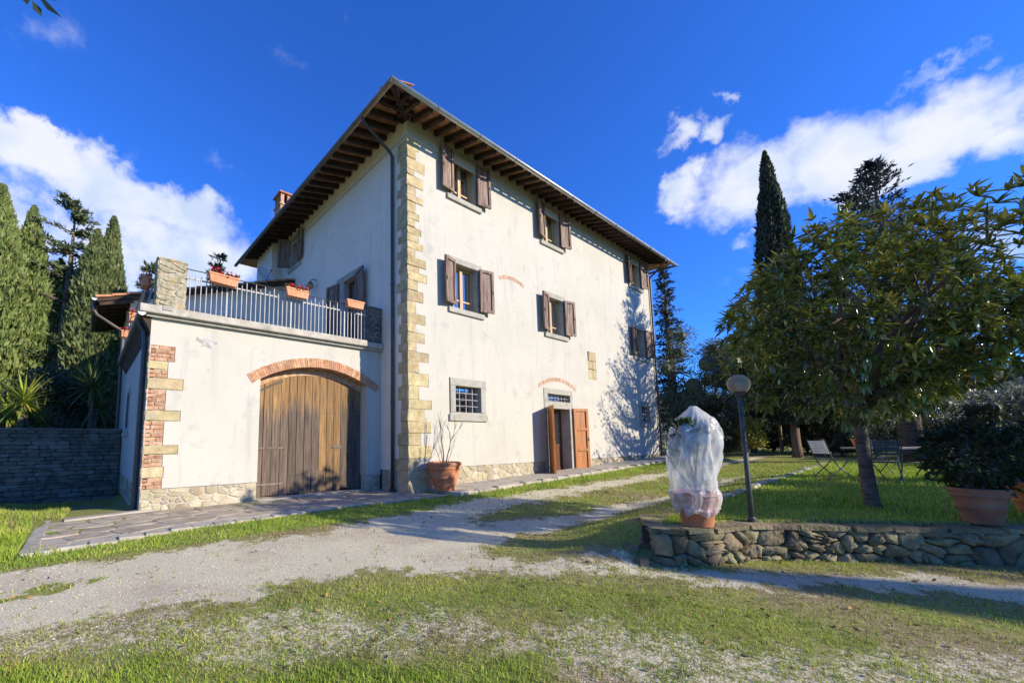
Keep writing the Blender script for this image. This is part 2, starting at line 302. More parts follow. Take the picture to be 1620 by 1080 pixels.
def glassm():
    mt, nt, b = newmat('window_glass')
    b.inputs['Base Color'].default_value = (0.02, 0.022, 0.025, 1); b.inputs['Roughness'].default_value = 0.03
    setin(b, ('Specular IOR Level', 'Specular'), 1.0); b.inputs['IOR'].default_value = 2.6; setin(b, ('Coat Weight',), 1.0); setin(b, ('Coat Roughness',), 0.02)
    return mt
GLASS = glassm()
def globem():
    mt, nt, b = newmat('smoked_globe')
    b.inputs['Base Color'].default_value = (0.50, 0.40, 0.26, 1); b.inputs['Roughness'].default_value = 0.22
    setin(b, ('Transmission Weight', 'Transmission'), 0.55); b.inputs['IOR'].default_value = 1.12
    return mt
GLOBE = globem()
def filmm():
    mt, nt, b = newmat('plastic_film'); N, L = nt.nodes, nt.links
    out = N['Material Output']
    b.inputs['Base Color'].default_value = (0.80, 0.81, 0.81, 1); b.inputs['Roughness'].default_value = 0.22
    setin(b, ('Specular IOR Level', 'Specular'), 0.7)
    tr = N.new('ShaderNodeBsdfTranslucent'); tr.inputs[0].default_value = (0.8, 0.81, 0.8, 1)
    tp = N.new('ShaderNodeBsdfTransparent'); tp.inputs[0].default_value = (0.93, 0.94, 0.94, 1)
    t = N.new('ShaderNodeTexCoord'); n = N.new('ShaderNodeTexNoise'); n.inputs['Scale'].default_value = 4.5; n.inputs['Detail'].default_value = 6; n.inputs['Distortion'].default_value = 1.2
    L.new(t.outputs['Object'], n.inputs['Vector'])
    mr = N.new('ShaderNodeMapRange'); mr.inputs['From Min'].default_value = 0.35; mr.inputs['From Max'].default_value = 0.65
    mr.inputs['To Min'].default_value = 0.66; mr.inputs['To Max'].default_value = 0.30; L.new(n.outputs['Fac'], mr.inputs['Value'])
    m1 = N.new('ShaderNodeMixShader'); m1.inputs[0].default_value = 0.35; L.new(b.outputs[0], m1.inputs[1]); L.new(tr.outputs[0], m1.inputs[2])
    m2 = N.new('ShaderNodeMixShader'); L.new(mr.outputs[0], m2.inputs[0]); L.new(m1.outputs[0], m2.inputs[1]); L.new(tp.outputs[0], m2.inputs[2])
    L.new(m2.outputs[0], out.inputs[0])
    n2 = N.new('ShaderNodeTexNoise'); n2.inputs['Scale'].default_value = 5; n2.inputs['Detail'].default_value = 3; n2.inputs['Distortion'].default_value = 1.6
    mp = N.new('ShaderNodeMapping'); mp.inputs['Scale'].default_value = (1, 1, 0.45); L.new(t.outputs['Object'], mp.inputs[0]); L.new(mp.outputs[0], n2.inputs['Vector'])
    bp = N.new('ShaderNodeBump'); bp.inputs['Strength'].default_value = 0.6; bp.inputs['Distance'].default_value = 0.04
    L.new(n2.outputs['Fac'], bp.inputs['Height']); L.new(bp.outputs[0], b.inputs['Normal'])
    return mt
FILM = filmm()
def gatem(name, fresh):
    """planks bleached grey where rain reaches them, still yellow under the arch"""
    mt, nt, b = newmat(name); N, L = nt.nodes, nt.links
    t = N.new('ShaderNodeTexCoord'); mp = N.new('ShaderNodeMapping'); mp.inputs['Scale'].default_value = (9, 9, 0.55); L.new(t.outputs['Object'], mp.inputs[0])
    oi = N.new('ShaderNodeObjectInfo')
    n = N.new('ShaderNodeTexNoise'); n.inputs['Scale'].default_value = 2.5; n.inputs['Detail'].default_value = 9; n.inputs['Roughness'].default_value = 0.7; L.new(mp.outputs[0], n.inputs['Vector'])
    def ramp(c1, c2, lo=0.3, hi=0.7):
        r = N.new('ShaderNodeValToRGB'); r.color_ramp.elements[0].position = lo; r.color_ramp.elements[1].position = hi
        r.color_ramp.elements[0].color = (*c1, 1); r.color_ramp.elements[1].color = (*c2, 1); L.new(n.outputs['Fac'], r.inputs[0]); return r.outputs[0]
    grey = ramp((0.042, 0.029, 0.020), (0.185, 0.135, 0.095)); yel = ramp((0.11, 0.056, 0.020), (0.36, 0.215, 0.085))
    sx = N.new('ShaderNodeSeparateXYZ'); L.new(t.outputs['Object'], sx.inputs[0])
    a1 = N.new('ShaderNodeMath'); a1.operation = 'MULTIPLY_ADD'; L.new(n.outputs['Fac'], a1.inputs[0]); a1.inputs[1].default_value = 1.5; L.new(sx.outputs['Z'], a1.inputs[2])
    a2 = N.new('ShaderNodeMath'); a2.operation = 'MULTIPLY_ADD'; L.new(oi.outputs['Random'], a2.inputs[0]); a2.inputs[1].default_value = 0.35; L.new(a1.outputs[0], a2.inputs[2])
    mr = N.new('ShaderNodeMapRange'); L.new(a2.outputs[0], mr.inputs['Value'])
    lo, hi = (2.85, 3.35) if not fresh else (0.55, 1.75)
    mr.inputs['From Min'].default_value = lo; mr.inputs['From Max'].default_value = hi
    mx = N.new('ShaderNodeMixRGB'); L.new(mr.outputs[0], mx.inputs[0]); L.new(grey, mx.inputs[1]); L.new(yel, mx.inputs[2])
    hs = N.new('ShaderNodeHueSaturation'); v = N.new('ShaderNodeMapRange'); v.inputs['To Min'].default_value = 0.8; v.inputs['To Max'].default_value = 1.15
    L.new(oi.outputs['Random'], v.inputs['Value']); L.new(v.outputs[0], hs.inputs['Value']); L.new(mx.outputs[0], hs.inputs['Color'])
    L.new(hs.outputs[0], b.inputs['Base Color']); b.inputs['Roughness'].default_value = 0.85
    bp = N.new('ShaderNodeBump'); bp.inputs['Strength'].default_value = 0.6; bp.inputs['Distance'].default_value = 0.015
    L.new(n.outputs['Fac'], bp.inputs['Height']); L.new(bp.outputs[0], b.inputs['Normal'])
    return mt
GATE_OLD = gatem('gate_plank_weathered', False); GATE_NEW = gatem('gate_plank_fresh', True)

# ------------------------------------------------------------------ mesh helpers
ORG = {}
class MB:
    def __init__(s): s.v = []; s.f = []
    def add(s, vs_, fs):
        o = len(s.v); s.v.extend(tuple(p) for p in vs_); s.f.extend(tuple(i + o for i in f) for f in fs); return s
    def box(s, x0, x1, y0, y1, z0, z1):
        return s.add([(x0, y0, z0), (x1, y0, z0), (x1, y1, z0), (x0, y1, z0), (x0, y0, z1), (x1, y0, z1), (x1, y1, z1), (x0, y1, z1)],
                     [(0, 3, 2, 1), (4, 5, 6, 7), (0, 1, 5, 4), (1, 2, 6, 5), (2, 3, 7, 6), (3, 0, 4, 7)])
    def obox(s, c, ax, ay, az, hx, hy, hz):
        c, ax, ay, az = Vector(c), Vector(ax).normalized(), Vector(ay).normalized(), Vector(az).normalized()
        P = [c + ax * hx * i + ay * hy * j + az * hz * k for k in (-1, 1) for i, j in ((-1, -1), (1, -1), (1, 1), (-1, 1))]
        return s.add(P, [(0, 3, 2, 1), (4, 5, 6, 7), (0, 1, 5, 4), (1, 2, 6, 5), (2, 3, 7, 6), (3, 0, 4, 7)])
    def bar(s, a, b, w, h=None, up=(0, 0, 1)):
        a, b = Vector(a), Vector(b); d = (b - a); L = d.length; d.normalize(); up = Vector(up)
        sd_ = d.cross(up)
        if sd_.length < 1e-4: sd_ = d.cross(Vector((1, 0, 0)))
        sd_.normalize(); u2 = sd_.cross(d)
        return s.obox((a + b) / 2, d, sd_, u2, L / 2, w / 2, (h or w) / 2)
    def tube(s, pts, r, n=8, cap=True):
        pts = [Vector(p) for p in pts]; rs = r if isinstance(r, (list, tuple)) else [r] * len(pts)
        rings = []; ref = None
        for i, p in enumerate(pts):
            d = (pts[min(i + 1, len(pts) - 1)] - pts[max(i - 1, 0)]).normalized()
            if ref is None: ref = Vector((1, 0, 0)) if abs(d.x) < 0.8 else Vector((0, 1, 0))
            a = (ref - d * ref.dot(d)).normalized(); ref = a; b = d.cross(a)
            rings.append([p + (a * math.cos(2 * math.pi * k / n) + b * math.sin(2 * math.pi * k / n)) * rs[i] for k in range(n)])
        vs_ = [q for rg in rings for q in rg]; fs = []
        for i in range(len(pts) - 1):
            for k in range(n):
                fs.append((i * n + k, i * n + (k + 1) % n, (i + 1) * n + (k + 1) % n, (i + 1) * n + k))
        if cap:
            fs.append(tuple(range(n - 1, -1, -1))); fs.append(tuple((len(pts) - 1) * n + k for k in range(n)))
        return s.add(vs_, fs)
    def lathe(s, prof, c, n=32, cap=False):
        vs_ = []; fs = []
        for r_, z in prof:
            for k in range(n):
                a = 2 * math.pi * k / n; vs_.append((c[0] + r_ * math.cos(a), c[1] + r_ * math.sin(a), c[2] + z))
        for i in range(len(prof) - 1):
            for k in range(n):
                fs.append((i * n + k, i * n + (k + 1) % n, (i + 1) * n + (k + 1) % n, (i + 1) * n + k))
        if cap:
            fs.append(tuple(range(n - 1, -1, -1))); fs.append(tuple((len(prof) - 1) * n + k for k in range(n)))
        return s.add(vs_, fs)
    def gutter(s, a, b, r, t=0.006, n=8):
        """half-round channel from a to b, open upwards, with thickness"""
        a, b = Vector(a), Vector(b); d = (b - a).normalized(); sdv = d.cross(Vector((0, 0, 1))).normalized(); up = Vector((0, 0, 1))
        vs_ = []; fs = []
        for p in (a, b):
            for rr in (r, r - t):
                for k in range(n + 1):
                    an = math.pi * k / n; vs_.append(p + sdv * math.cos(an) * rr - up * math.sin(an) * rr)
        m_ = n + 1
        for k in range(n):
            fs.append((k, k + 1, 2 * m_ + k + 1, 2 * m_ + k)); fs.append((m_ + k + 1, m_ + k, 3 * m_ + k, 3 * m_ + k + 1))
            fs.append((k + 1, k, m_ + k, m_ + k + 1)); fs.append((2 * m_ + k, 2 * m_ + k + 1, 3 * m_ + k + 1, 3 * m_ + k))
        fs.append((0, 2 * m_, 3 * m_, m_)); fs.append((n, m_ + n, 3 * m_ + n, 2 * m_ + n))
        return s.add(vs_, fs)
    def ball(s, c, rx, ry=None, rz=None, n=10, m_=7):
        ry = ry or rx; rz = rz or rx; vs_ = [(c[0], c[1], c[2] - rz)]; fs = []
        for i in range(1, m_):
            th = math.pi * i / m_
            for k in range(n):
                a = 2 * math.pi * k / n; vs_.append((c[0] + rx * math.sin(th) * math.cos(a), c[1] + ry * math.sin(th) * math.sin(a), c[2] - rz * math.cos(th)))
        vs_.append((c[0], c[1], c[2] + rz)); T = len(vs_) - 1
        for k in range(n):
            fs.append((0, 1 + (k + 1) % n, 1 + k)); fs.append((T, 1 + (m_ - 2) * n + k, 1 + (m_ - 2) * n + (k + 1) % n))
        for i in range(m_ - 2):
            for k in range(n):
                fs.append((1 + i * n + k, 1 + i * n + (k + 1) % n, 1 + (i + 1) * n + (k + 1) % n, 1 + (i + 1) * n + k))
        return s.add(vs_, fs)

def tag(o, label=None, cat=None, group=None, kind=None):
    if label: o['label'] = label
    if cat: o['category'] = cat
    if group: o['group'] = group
    if kind: o['kind'] = kind
    return o
def thing(name, loc, label, cat, group=None, kind=None):
    o = bpy.data.objects.new(name, None); COL.objects.link(o); o.location = loc; o.empty_display_size = 0.2
    ORG[o] = Vector(loc); return tag(o, label, cat, group, kind)
def obj(name, mb, mat, parent=None, label=None, cat=None, group=None, kind=None, smooth=False, loc=None):
    me = bpy.data.meshes.new(name)
    org = ORG[parent] if parent is not None else Vector(loc or (0, 0, 0))
    me.from_pydata([(p[0] - org.x, p[1] - org.y, p[2] - org.z) for p in mb.v], [], mb.f)
    if smooth: me.polygons.foreach_set('use_smooth', [True] * len(me.polygons))
    me.materials.append(mat)
    o = bpy.data.objects.new(name, me); COL.objects.link(o)
    if parent is not None: o.parent = parent
    else: o.location = org
    ORG[o] = org
    return tag(o, label, cat, group, kind)
def npobj(name, V, F, mat, parent=None, label=None, cat=None, group=None, kind=None, loc=None, smooth=False):
    V = np.asarray(V, np.float64); F = np.asarray(F, np.int32); k = F.shape[1]
    org = ORG[parent] if parent is not None else Vector(loc or (0, 0, 0))
    V = V - np.array(org)
    me = bpy.data.meshes.new(name); me.vertices.add(len(V)); me.vertices.foreach_set('co', V.astype(np.float32).ravel())
    me.loops.add(F.size); me.loops.foreach_set('vertex_index', F.ravel())
    me.polygons.add(len(F)); me.polygons.foreach_set('loop_start', np.arange(0, F.size, k, dtype=np.int32))
    try: me.polygons.foreach_set('loop_total', np.full(len(F), k, np.int32))
    except Exception: pass
    me.update(calc_edges=True); me.validate()
    if smooth: me.polygons.foreach_set('use_smooth', np.ones(len(F), bool))
    me.materials.append(mat)
    o = bpy.data.objects.new(name, me); COL.objects.link(o)
    if parent is not None: o.parent = parent
    else: o.location = org
    ORG[o] = org
    return tag(o, label, cat, group, kind)

class Frame:
    """plane with axes u, v and outward normal n"""
    def __init__(s, o, u, v, n): s.o, s.u, s.v, s.n = Vector(o), Vector(u), Vector(v), Vector(n)
    def __call__(s, a, b, c=0.0): return s.o + s.u * a + s.v * b + s.n * c
def panel(mb, fr, u0, u1, v0, v1, holes, depth=0.3):
    """plaster face with real recesses: holes = (u0,u1,v0,v1,depth)"""
    us = sorted({round(x, 4) for x in [u0, u1] + [h[i] for h in holes for i in (0, 1)] if u0 <= x <= u1})
    vs_ = sorted({round(x, 4) for x in [v0, v1] + [h[i] for h in holes for i in (2, 3)] if v0 <= x <= v1})
    nu, nv = len(us) - 1, len(vs_) - 1
    H = [[0.0] * nv for _ in range(nu)]
    for i in range(nu):
        for j in range(nv):
            cu_, cv = (us[i] + us[i + 1]) / 2, (vs_[j] + vs_[j + 1]) / 2
            for h in holes:
                if h[0] < cu_ < h[1] and h[2] < cv < h[3]: H[i][j] = max(H[i][j], h[4])
    idx = {}
    def vid(a, b, c):
        k = (a, b, round(c, 4))
        if k not in idx: idx[k] = len(mb.v); mb.v.append(tuple(fr(us[a], vs_[b], -c)))
        return idx[k]
    for i in range(nu):
        for j in range(nv):
            d = H[i][j]
            if d == 0: mb.f.append((vid(i, j, 0), vid(i + 1, j, 0), vid(i + 1, j + 1, 0), vid(i, j + 1, 0)))
            for (ii, jj, a, b) in ((i + 1, j, (i + 1, j), (i + 1, j + 1)), (i, j + 1, (i + 1, j + 1), (i, j + 1))):
                d2 = H[ii][jj] if ii < nu and jj < nv else None
                if d2 is not None and abs(d2 - d) > 1e-6:
                    mb.f.append((vid(*a, d), vid(*b, d), vid(*b, d2), vid(*a, d2)))
def clip(poly, a, b, c):
    out = []
    for i in range(len(poly)):
        p, q = poly[i], poly[(i + 1) % len(poly)]; dp = a * p[0] + b * p[1] - c; dq = a * q[0] + b * q[1] - c
        if dp <= 0: out.append(p)
        if dp * dq < 0:
            t = dp / (dp - dq); out.append((p[0] + t * (q[0] - p[0]), p[1] + t * (q[1] - p[1])))
    return out
def voronoi(u0, u1, v0, v1, n, asp=1.6, seed=1, relax=1):
    """irregular stone outlines filling a rectangle; asp > 1 makes them longer than tall"""
    rr = random.Random(seed); W, Hh = (u1 - u0) / asp, v1 - v0
    P = [(rr.random() * W, rr.random() * Hh) for _ in range(n)]
    for it in range(relax + 1):
        cells = []
        for i, p in enumerate(P):
            poly = [(0, 0), (W, 0), (W, Hh), (0, Hh)]
            near = sorted((q for j, q in enumerate(P) if j != i), key=lambda q: (q[0] - p[0]) ** 2 + (q[1] - p[1]) ** 2)[:18]
            for q in near:
                a, b = q[0] - p[0], q[1] - p[1]
                poly = clip(poly, a, b, a * (p[0] + q[0]) / 2 + b * (p[1] + q[1]) / 2)
                if len(poly) < 3: break
            cells.append(poly)
        if it < relax:
            P = [((sum(k[0] for k in c) / len(c) + p[0]) / 2, (sum(k[1] for k in c) / len(c) + p[1]) / 2) if len(c) > 2 else p for c, p in zip(cells, P)]
    return [[(u0 + k[0] * asp, v0 + k[1]) for k in c] for c in cells if len(c) > 2]
def pillow(mb, fr, poly, gap, proud, rr, rough=0.25, back=0.03, round_=0.35):
    """one stone: outline shrunk by the joint, domed and uneven"""
    cx = sum(p[0] for p in poly) / len(poly); cy = sum(p[1] for p in poly) / len(poly)
    pts = []
    for i in range(len(poly)):
        p, q = poly[i], poly[(i + 1) % len(poly)]
        if math.hypot(q[0] - p[0], q[1] - p[1]) < gap * 0.8: continue
        pts.append((p[0] * 0.8 + q[0] * 0.2, p[1] * 0.8 + q[1] * 0.2)); pts.append((p[0] * 0.2 + q[0] * 0.8, p[1] * 0.2 + q[1] * 0.8))
    if len(pts) < 3: return False
    size = min(max(p[0] for p in pts) - min(p[0] for p in pts), max(p[1] for p in pts) - min(p[1] for p in pts))
    if size < gap * 2.2: return False
    def ring(inset, h, jit):
        out = []
        for p in pts:
            dx, dy = cx - p[0], cy - p[1]; L = math.hypot(dx, dy) or 1; k = min(inset, L * 0.8) / L
            out.append(fr(p[0] + dx * k + rr.uniform(-1, 1) * gap * 0.25, p[1] + dy * k + rr.uniform(-1, 1) * gap * 0.25, h + rr.uniform(-jit, jit)))
        return out
    n = len(pts)
    r0 = ring(gap * 0.5, -back, 0); r1 = ring(gap * 0.55, proud * 0.55, proud * 0.12); r2 = ring(gap * 0.5 + size * round_ * 0.4, proud, proud * rough)
    vs_ = r0 + r1 + r2 + [fr(cx, cy, proud * (1.05 + rr.uniform(-rough, rough) * 0.6))]
    fs = []
    for k in range(n):
        k2 = (k + 1) % n
        fs += [(k, k2, n + k2, n + k), (n + k, n + k2, 2 * n + k2, 2 * n + k), (2 * n + k, 2 * n + k2, 3 * n)]
    mb.add(vs_, fs); return True
def stones(name, fr, cells, mat, parent, gap, proud, seed, rough=0.25, skip=None, limit=300, back=0.03, round_=0.35, smooth=False):
    rr = random.Random(seed); cnt = 0; rest = MB()
    for c in cells:
        cx = sum(p[0] for p in c) / len(c); cy = sum(p[1] for p in c) / len(c)
        if skip and skip(cx, cy): continue
        mb = MB() if cnt < limit else rest
        if pillow(mb, fr, c, gap, proud * rr.uniform(0.7, 1.25), rr, rough, back, round_):
            if cnt < limit: obj(name, mb, mat, parent, smooth=smooth)
            cnt += 1
    if rest.v: obj(name, rest, mat, parent, kind='stuff')

def clone(root, loc, rotz=None, label=None, group=None):
    r_ = root.copy(); COL.objects.link(r_); r_.location = loc; ORG[r_] = Vector(loc)
    if rotz is not None: r_.rotation_euler = (0, 0, rotz)
    if label: r_['label'] = label
    if group: r_['group'] = group
    for ch in list(root.children):
        c = ch.copy(); COL.objects.link(c); c.parent = r_
        for g in list(ch.children):
            d = g.copy(); COL.objects.link(d); d.parent = c
    return r_
# ---- foliage: rhombic leaf faces built in bulk
def unit(a): return a / np.maximum(np.linalg.norm(a, axis=1, keepdims=True), 1e-9)
def leaf_cards(P, D, Ln, Wd, rng, bend=0.0):
    """P base points, D directions, Ln lengths, Wd widths -> verts, quads"""
    n = len(P); D = unit(D); rv = unit(rng.normal(size=(n, 3))); S_ = unit(np.cross(D, rv)); U_ = np.cross(S_, D)
    Ln = np.broadcast_to(Ln, n)[:, None]; Wd = np.broadcast_to(Wd, n)[:, None]
    mid = P + D * Ln * 0.45 + U_ * Ln * bend
    V = np.stack([P, mid + S_ * Wd / 2, P + D * Ln, mid - S_ * Wd / 2], 1).reshape(-1, 3)
    return V, np.arange(4 * n).reshape(n, 4)
def merge(parts):
    Vs, Fs, o = [], [], 0
    for V, F in parts:
        Vs.append(V); Fs.append(F + o); o += len(V)
    return np.concatenate(Vs), np.concatenate(Fs)

# ================================================================== GROUND
WALL_LINE = [(-1.18, -6.27), (-0.78, -6.52), (0.03, -6.87), (0.60, -7.41), (1.05, -7.89), (2.0, -8.89), (12.0, -19.5), (40, -49)]
EDGE_LINE = [(-1.18, -6.27), (-0.4, -6.05), (4.5, -5.92), (12.5, -5.78), (22, -5.4), (60, -4.0)]
wx, wy = np.array(WALL_LINE).T; ex, ey = np.array(EDGE_LINE).T
def sstep(a, b, x):
    t = np.clip((x - a) / (b - a), 0, 1); return t * t * (3 - 2 * t)
def base_z(x, y): return 0.0289 * np.clip(x, 0, 22) + 0.02 * np.clip(y, -12, 0)
def lawn_z(x): return 0.29 + 0.0075 * np.clip(x, 0, 40)
def in_lawn(x, y): return (x > -1.05) & (y > np.interp(x, wx, wy) + 0.22) & (y < np.interp(x, ex, ey))
def ground_z(x, y):
    x = np.asarray(x, float); y = np.asarray(y, float)
    B = base_z(x, y) + (fbm(x * 0.9, y * 0.9, 3) - 0.5) * 0.03
    L = lawn_z(x) + (fbm(x * 0.8 + 9, y * 0.8, 3) - 0.5) * 0.05
    dn = y - np.interp(x, ex, ey)                     # north of the lawn edge: the lawn banks down to the drive
    t = 1 - (1 - sstep(0, 1.7, dn)) * sstep(-2.4, -0.1, x) * (sstep(-1.3, -0.6, x) + (1 - sstep(-1.3, -0.6, x)) * sstep(0, 0.8, dn)); bank = np.where(dn >= 0, L * (1 - t) + B * t, B)
    d0 = np.hypot(x + 1.0, y + 6.25); bank = bank + 0.0 * d0
    z = np.where(in_lawn(x, y), L, bank)
    # drop behind the garage-side wall and rise of the left verge
    z = z + 0.16 * sstep(-7.0, -8.2, x) * sstep(-2.0, 0.5, y) * (1 - sstep(6.5, 7.4, y))
    z = z - 0.38 * sstep(2.2, 5.0, y) * sstep(-5.0, -5.8, x)
    return z
def gz(x, y): return float(ground_z(np.array([x]), np.array([y]))[0])

GRAVEL = np.array([(-11.5, -1.6), (-7.04, -2.02), (-6.25, -2.22), (-5.07, -2.29), (-3.6, -2.39), (-2.02, -2.14), (-0.49, -1.8), (2.84, -1.97), (6.85, -2.4), (11.0, -2.75),
    (18, -3.0), (18, -3.3), (8.09, -3.01), (2.6, -2.83), (0.02, -2.73), (-1.13, -3.08), (-1.21, -3.53), (0.62, -4.02), (3.77, -4.37), (9, -4.6), (9, -4.9), (2.86, -4.9), (-0.03, -4.42),
    (-1.55, -4.33), (-2.35, -4.47), (-2.42, -4.84), (-1.86, -5.53), (-1.27, -6.27), (-0.54, -7.01), (0.37, -7.89), (0.85, -8.76), (2.2, -10.4), (9, -18), (8, -18.5), (1.3, -10.1), (0.24, -8.72),
    (-0.14, -7.91), (-1.04, -7.12), (-1.86, -6.25), (-2.64, -5.4), (-3.84, -4.48), (-4.82, -4.31), (-5.62, -4.17), (-6.27, -4.05), (-6.82, -3.95), (-11.5, -3.7)])
def poly_sd(x, y, poly):
    """signed distance, negative inside"""
    d = np.full(x.shape, 1e9); inside = np.zeros(x.shape, bool)
    n = len(poly)
    for i in range(n):
        ax, ay = poly[i]; bx, by = poly[(i + 1) % n]
        vx, vy = bx - ax, by - ay; L2 = vx * vx + vy * vy + 1e-12
        t = np.clip(((x - ax) * vx + (y - ay) * vy) / L2, 0, 1)
        d = np.minimum(d, np.hypot(x - ax - t * vx, y - ay - t * vy))
        c = ((ay > y) != (by > y)); c &= (x < (bx - ax) * (y - ay) / (by - ay + 1e-12) + ax); inside ^= c
    return np.where(inside, -d, d)
FWX, FWY = 0.623, 0.782
def masks(x, y):
    """gravel 0..1, dryness 0..1, lushness 0..1 of the ground"""
    sd_ = poly_sd(x, y, GRAVEL)
    nse = fbm(x * 2.3, y * 2.3, 4) - 0.5; hf = fbm(x * 11 + 7, y * 11, 3) - 0.5
    g = 1 - sstep(-0.28, 0.30, sd_ + nse * 0.75 + hf * 0.45)
    g = g * (1 - 0.9 * (1 - sstep(0.5, 1.0, ((x + 7.0) / 0.95) ** 2 + ((y + 3.0) / 0.24) ** 2 + nse * 2.0 + hf * 1.5)))
    # thin grass with gravel showing on the near island
    s = (x + 6.416) * FWX + (y + 8.371) * FWY; q = (x + 6.416) * FWY - (y + 8.371) * FWX
    isl = (sd_ > 0) & (s < 5.6) & (s > 0.5) & (y < -3.6)
    n2 = fbm(x * 1.3 + 40, y * 1.3 + 7, 4); n3 = fbm(x * 7 + 3, y * 7, 3)
    mid = np.exp(-((s - 3.30) / 0.50) ** 2) * (1 - sstep(0.8, 2.4, q)) + np.exp(-((s - 2.72) / 0.40) ** 2) * sstep(0.5, 1.6, q) + 0.2 * np.exp(-((s - 3.3) / 0.7) ** 2)
    lst = (1 - sstep(2.62, 2.95, s + (n2 - 0.5) * 0.9)) * (1 - sstep(0.5, 1.5, q))
    patch = np.clip(mid * (0.66 + 0.9 * (n2 - 0.5) + 0.9 * (n3 - 0.5)) + 0.10, 0, 0.75) * isl * (1 - lst)
    g = np.maximum(g, patch * 0.66)
    dry = np.clip(sstep(0.52, 0.74, fbm(x * 0.8 + 11, y * 0.8 + 3, 4)) * 0.8 + np.exp(-(sd_ / 0.35) ** 2) * 0.6 + 0.30 * mid * isl, 0, 1)
    lush = np.where(in_lawn(x, y) | ((y > -2.0) & (y < 0)), 1.0, 0.25)
    lush = np.maximum(lush, lst * (s > 0))
    dry = dry * (1 - 0.8 * lush)
    return g, dry, lush

def graded(a, b, fine, lo, hi, gr=1.08):
    pts = list(np.arange(lo, hi + fine / 2, fine)); st = fine; x = hi
    while x < b: st *= gr; x += st; pts.append(min(x, b))
    st = fine; x = lo
    while x > a: st *= gr; x -= st; pts.insert(0, max(x, a))
    return np.array(pts)
gx = graded(-300, 400, 0.06, -8.5, 2.5); gy = graded(-300, 400, 0.06, -9.0, -1.2)
GX, GY = np.meshgrid(gx, gy, indexing='ij')
GZ = ground_z(GX, GY)
far = np.hypot(GX - 4, GY); GZ = GZ - 0.08 * np.clip(far - 45, 0, 60) * (GX > 5)        # ground falls away beyond the garden
inside_house = (GX > -5.4) & (GX < 15.3) & (GY > 1.4) & (GY < 11)
GZ = np.where(inside_house, -0.3, GZ)
mg, md, ml = masks(GX.ravel(), GY.ravel())
nxg, nyg = len(gx), len(gy)
ii, jj = np.meshgrid(np.arange(nxg - 1), np.arange(nyg - 1), indexing='ij'); a0 = (ii * nyg + jj).ravel()
GF = np.stack([a0, a0 + nyg, a0 + nyg + 1, a0 + 1], 1)
def groundm():
    mt, nt, b = newmat('ground_earth'); N, L = nt.nodes, nt.links
    t = N.new('ShaderNodeTexCoord')
    def noise(s, d=8, r=0.65):
        n = N.new('ShaderNodeTexNoise'); n.inputs['Scale'].default_value = s; n.inputs['Detail'].default_value = d; n.inputs['Roughness'].default_value = r; L.new(t.outputs['Object'], n.inputs['Vector']); return n.outputs['Fac']
    def ramp(src, els):
        r = N.new('ShaderNodeValToRGB')
        while len(r.color_ramp.elements) < len(els): r.color_ramp.elements.new(0.5)
        for e, (p, c) in zip(r.color_ramp.elements, els): e.position = p; e.color = (*c, 1)
        L.new(src, r.inputs[0]); return r.outputs[0]
    def att(nm):
        a = N.new('ShaderNodeAttribute'); a.attribute_name = nm; return a.outputs['Fac']
    def mix(f, a, c):
        x = N.new('ShaderNodeMixRGB'); L.new(f, x.inputs[0]); L.new(a, x.inputs[1]); L.new(c, x.inputs[2]); return x.outputs[0]
    grass = ramp(noise(14.0), [(0.3, (0.14, 0.19, 0.03)), (0.5, (0.25, 0.285, 0.06)), (0.72, (0.40, 0.32, 0.15))])
    dry = ramp(noise(6.0), [(0.3, (0.23, 0.155, 0.095)), (0.7, (0.40, 0.31, 0.19))])
    grv = ramp(noise(70, 6, 0.75), [(0.25, (0.36, 0.31, 0.19)), (0.5, (0.63, 0.57, 0.38)), (0.75, (0.82, 0.76, 0.55))])
    sand = ramp(noise(30, 5), [(0.3, (0.44, 0.35, 0.23)), (0.7, (0.60, 0.51, 0.36))])
    sf = N.new('ShaderNodeMapRange'); sf.inputs['From Min'].default_value = 0.50; sf.inputs['From Max'].default_value = 0.66; L.new(noise(0.9, 5), sf.inputs['Value'])
    grv = mix(sf.outputs[0], grv, sand)
    gm = N.new('ShaderNodeMath'); gm.operation = 'MULTIPLY_ADD'; L.new(noise(26, 6, 0.75), gm.inputs[0]); gm.inputs[1].default_value = 1.9; L.new(att('gravel'), gm.inputs[2])
    gr_ = N.new('ShaderNodeMapRange'); gr_.interpolation_type = 'SMOOTHSTEP'; gr_.inputs['From Min'].default_value = 1.32; gr_.inputs['From Max'].default_value = 1.58; L.new(gm.outputs[0], gr_.inputs['Value'])
    c = mix(att('dry'), grass, dry); c = mix(gr_.outputs[0], c, grv)
    L.new(c, b.inputs['Base Color']); b.inputs['Roughness'].default_value = 0.97; setin(b, ('Specular IOR Level', 'Specular'), 0.1)
    bp = N.new('ShaderNodeBump'); bp.inputs['Strength'].default_value = 0.9; bp.inputs['Distance'].default_value = 0.02
    L.new(noise(60, 5), bp.inputs['Height']); L.new(bp.outputs[0], b.inputs['Normal'])
    return mt
ground = npobj('ground', np.stack([GX, GY, GZ], -1).reshape(-1, 3), GF, groundm(), kind='structure', smooth=True)
tag(ground, 'gently sloping earth of the yard and garden with gravel drive', 'ground')
for nm, arr in (('gravel', mg), ('dry', md)):
    at_ = ground.data.attributes.new(nm, 'FLOAT', 'POINT'); at_.data.foreach_set('value', arr.astype(np.float32))

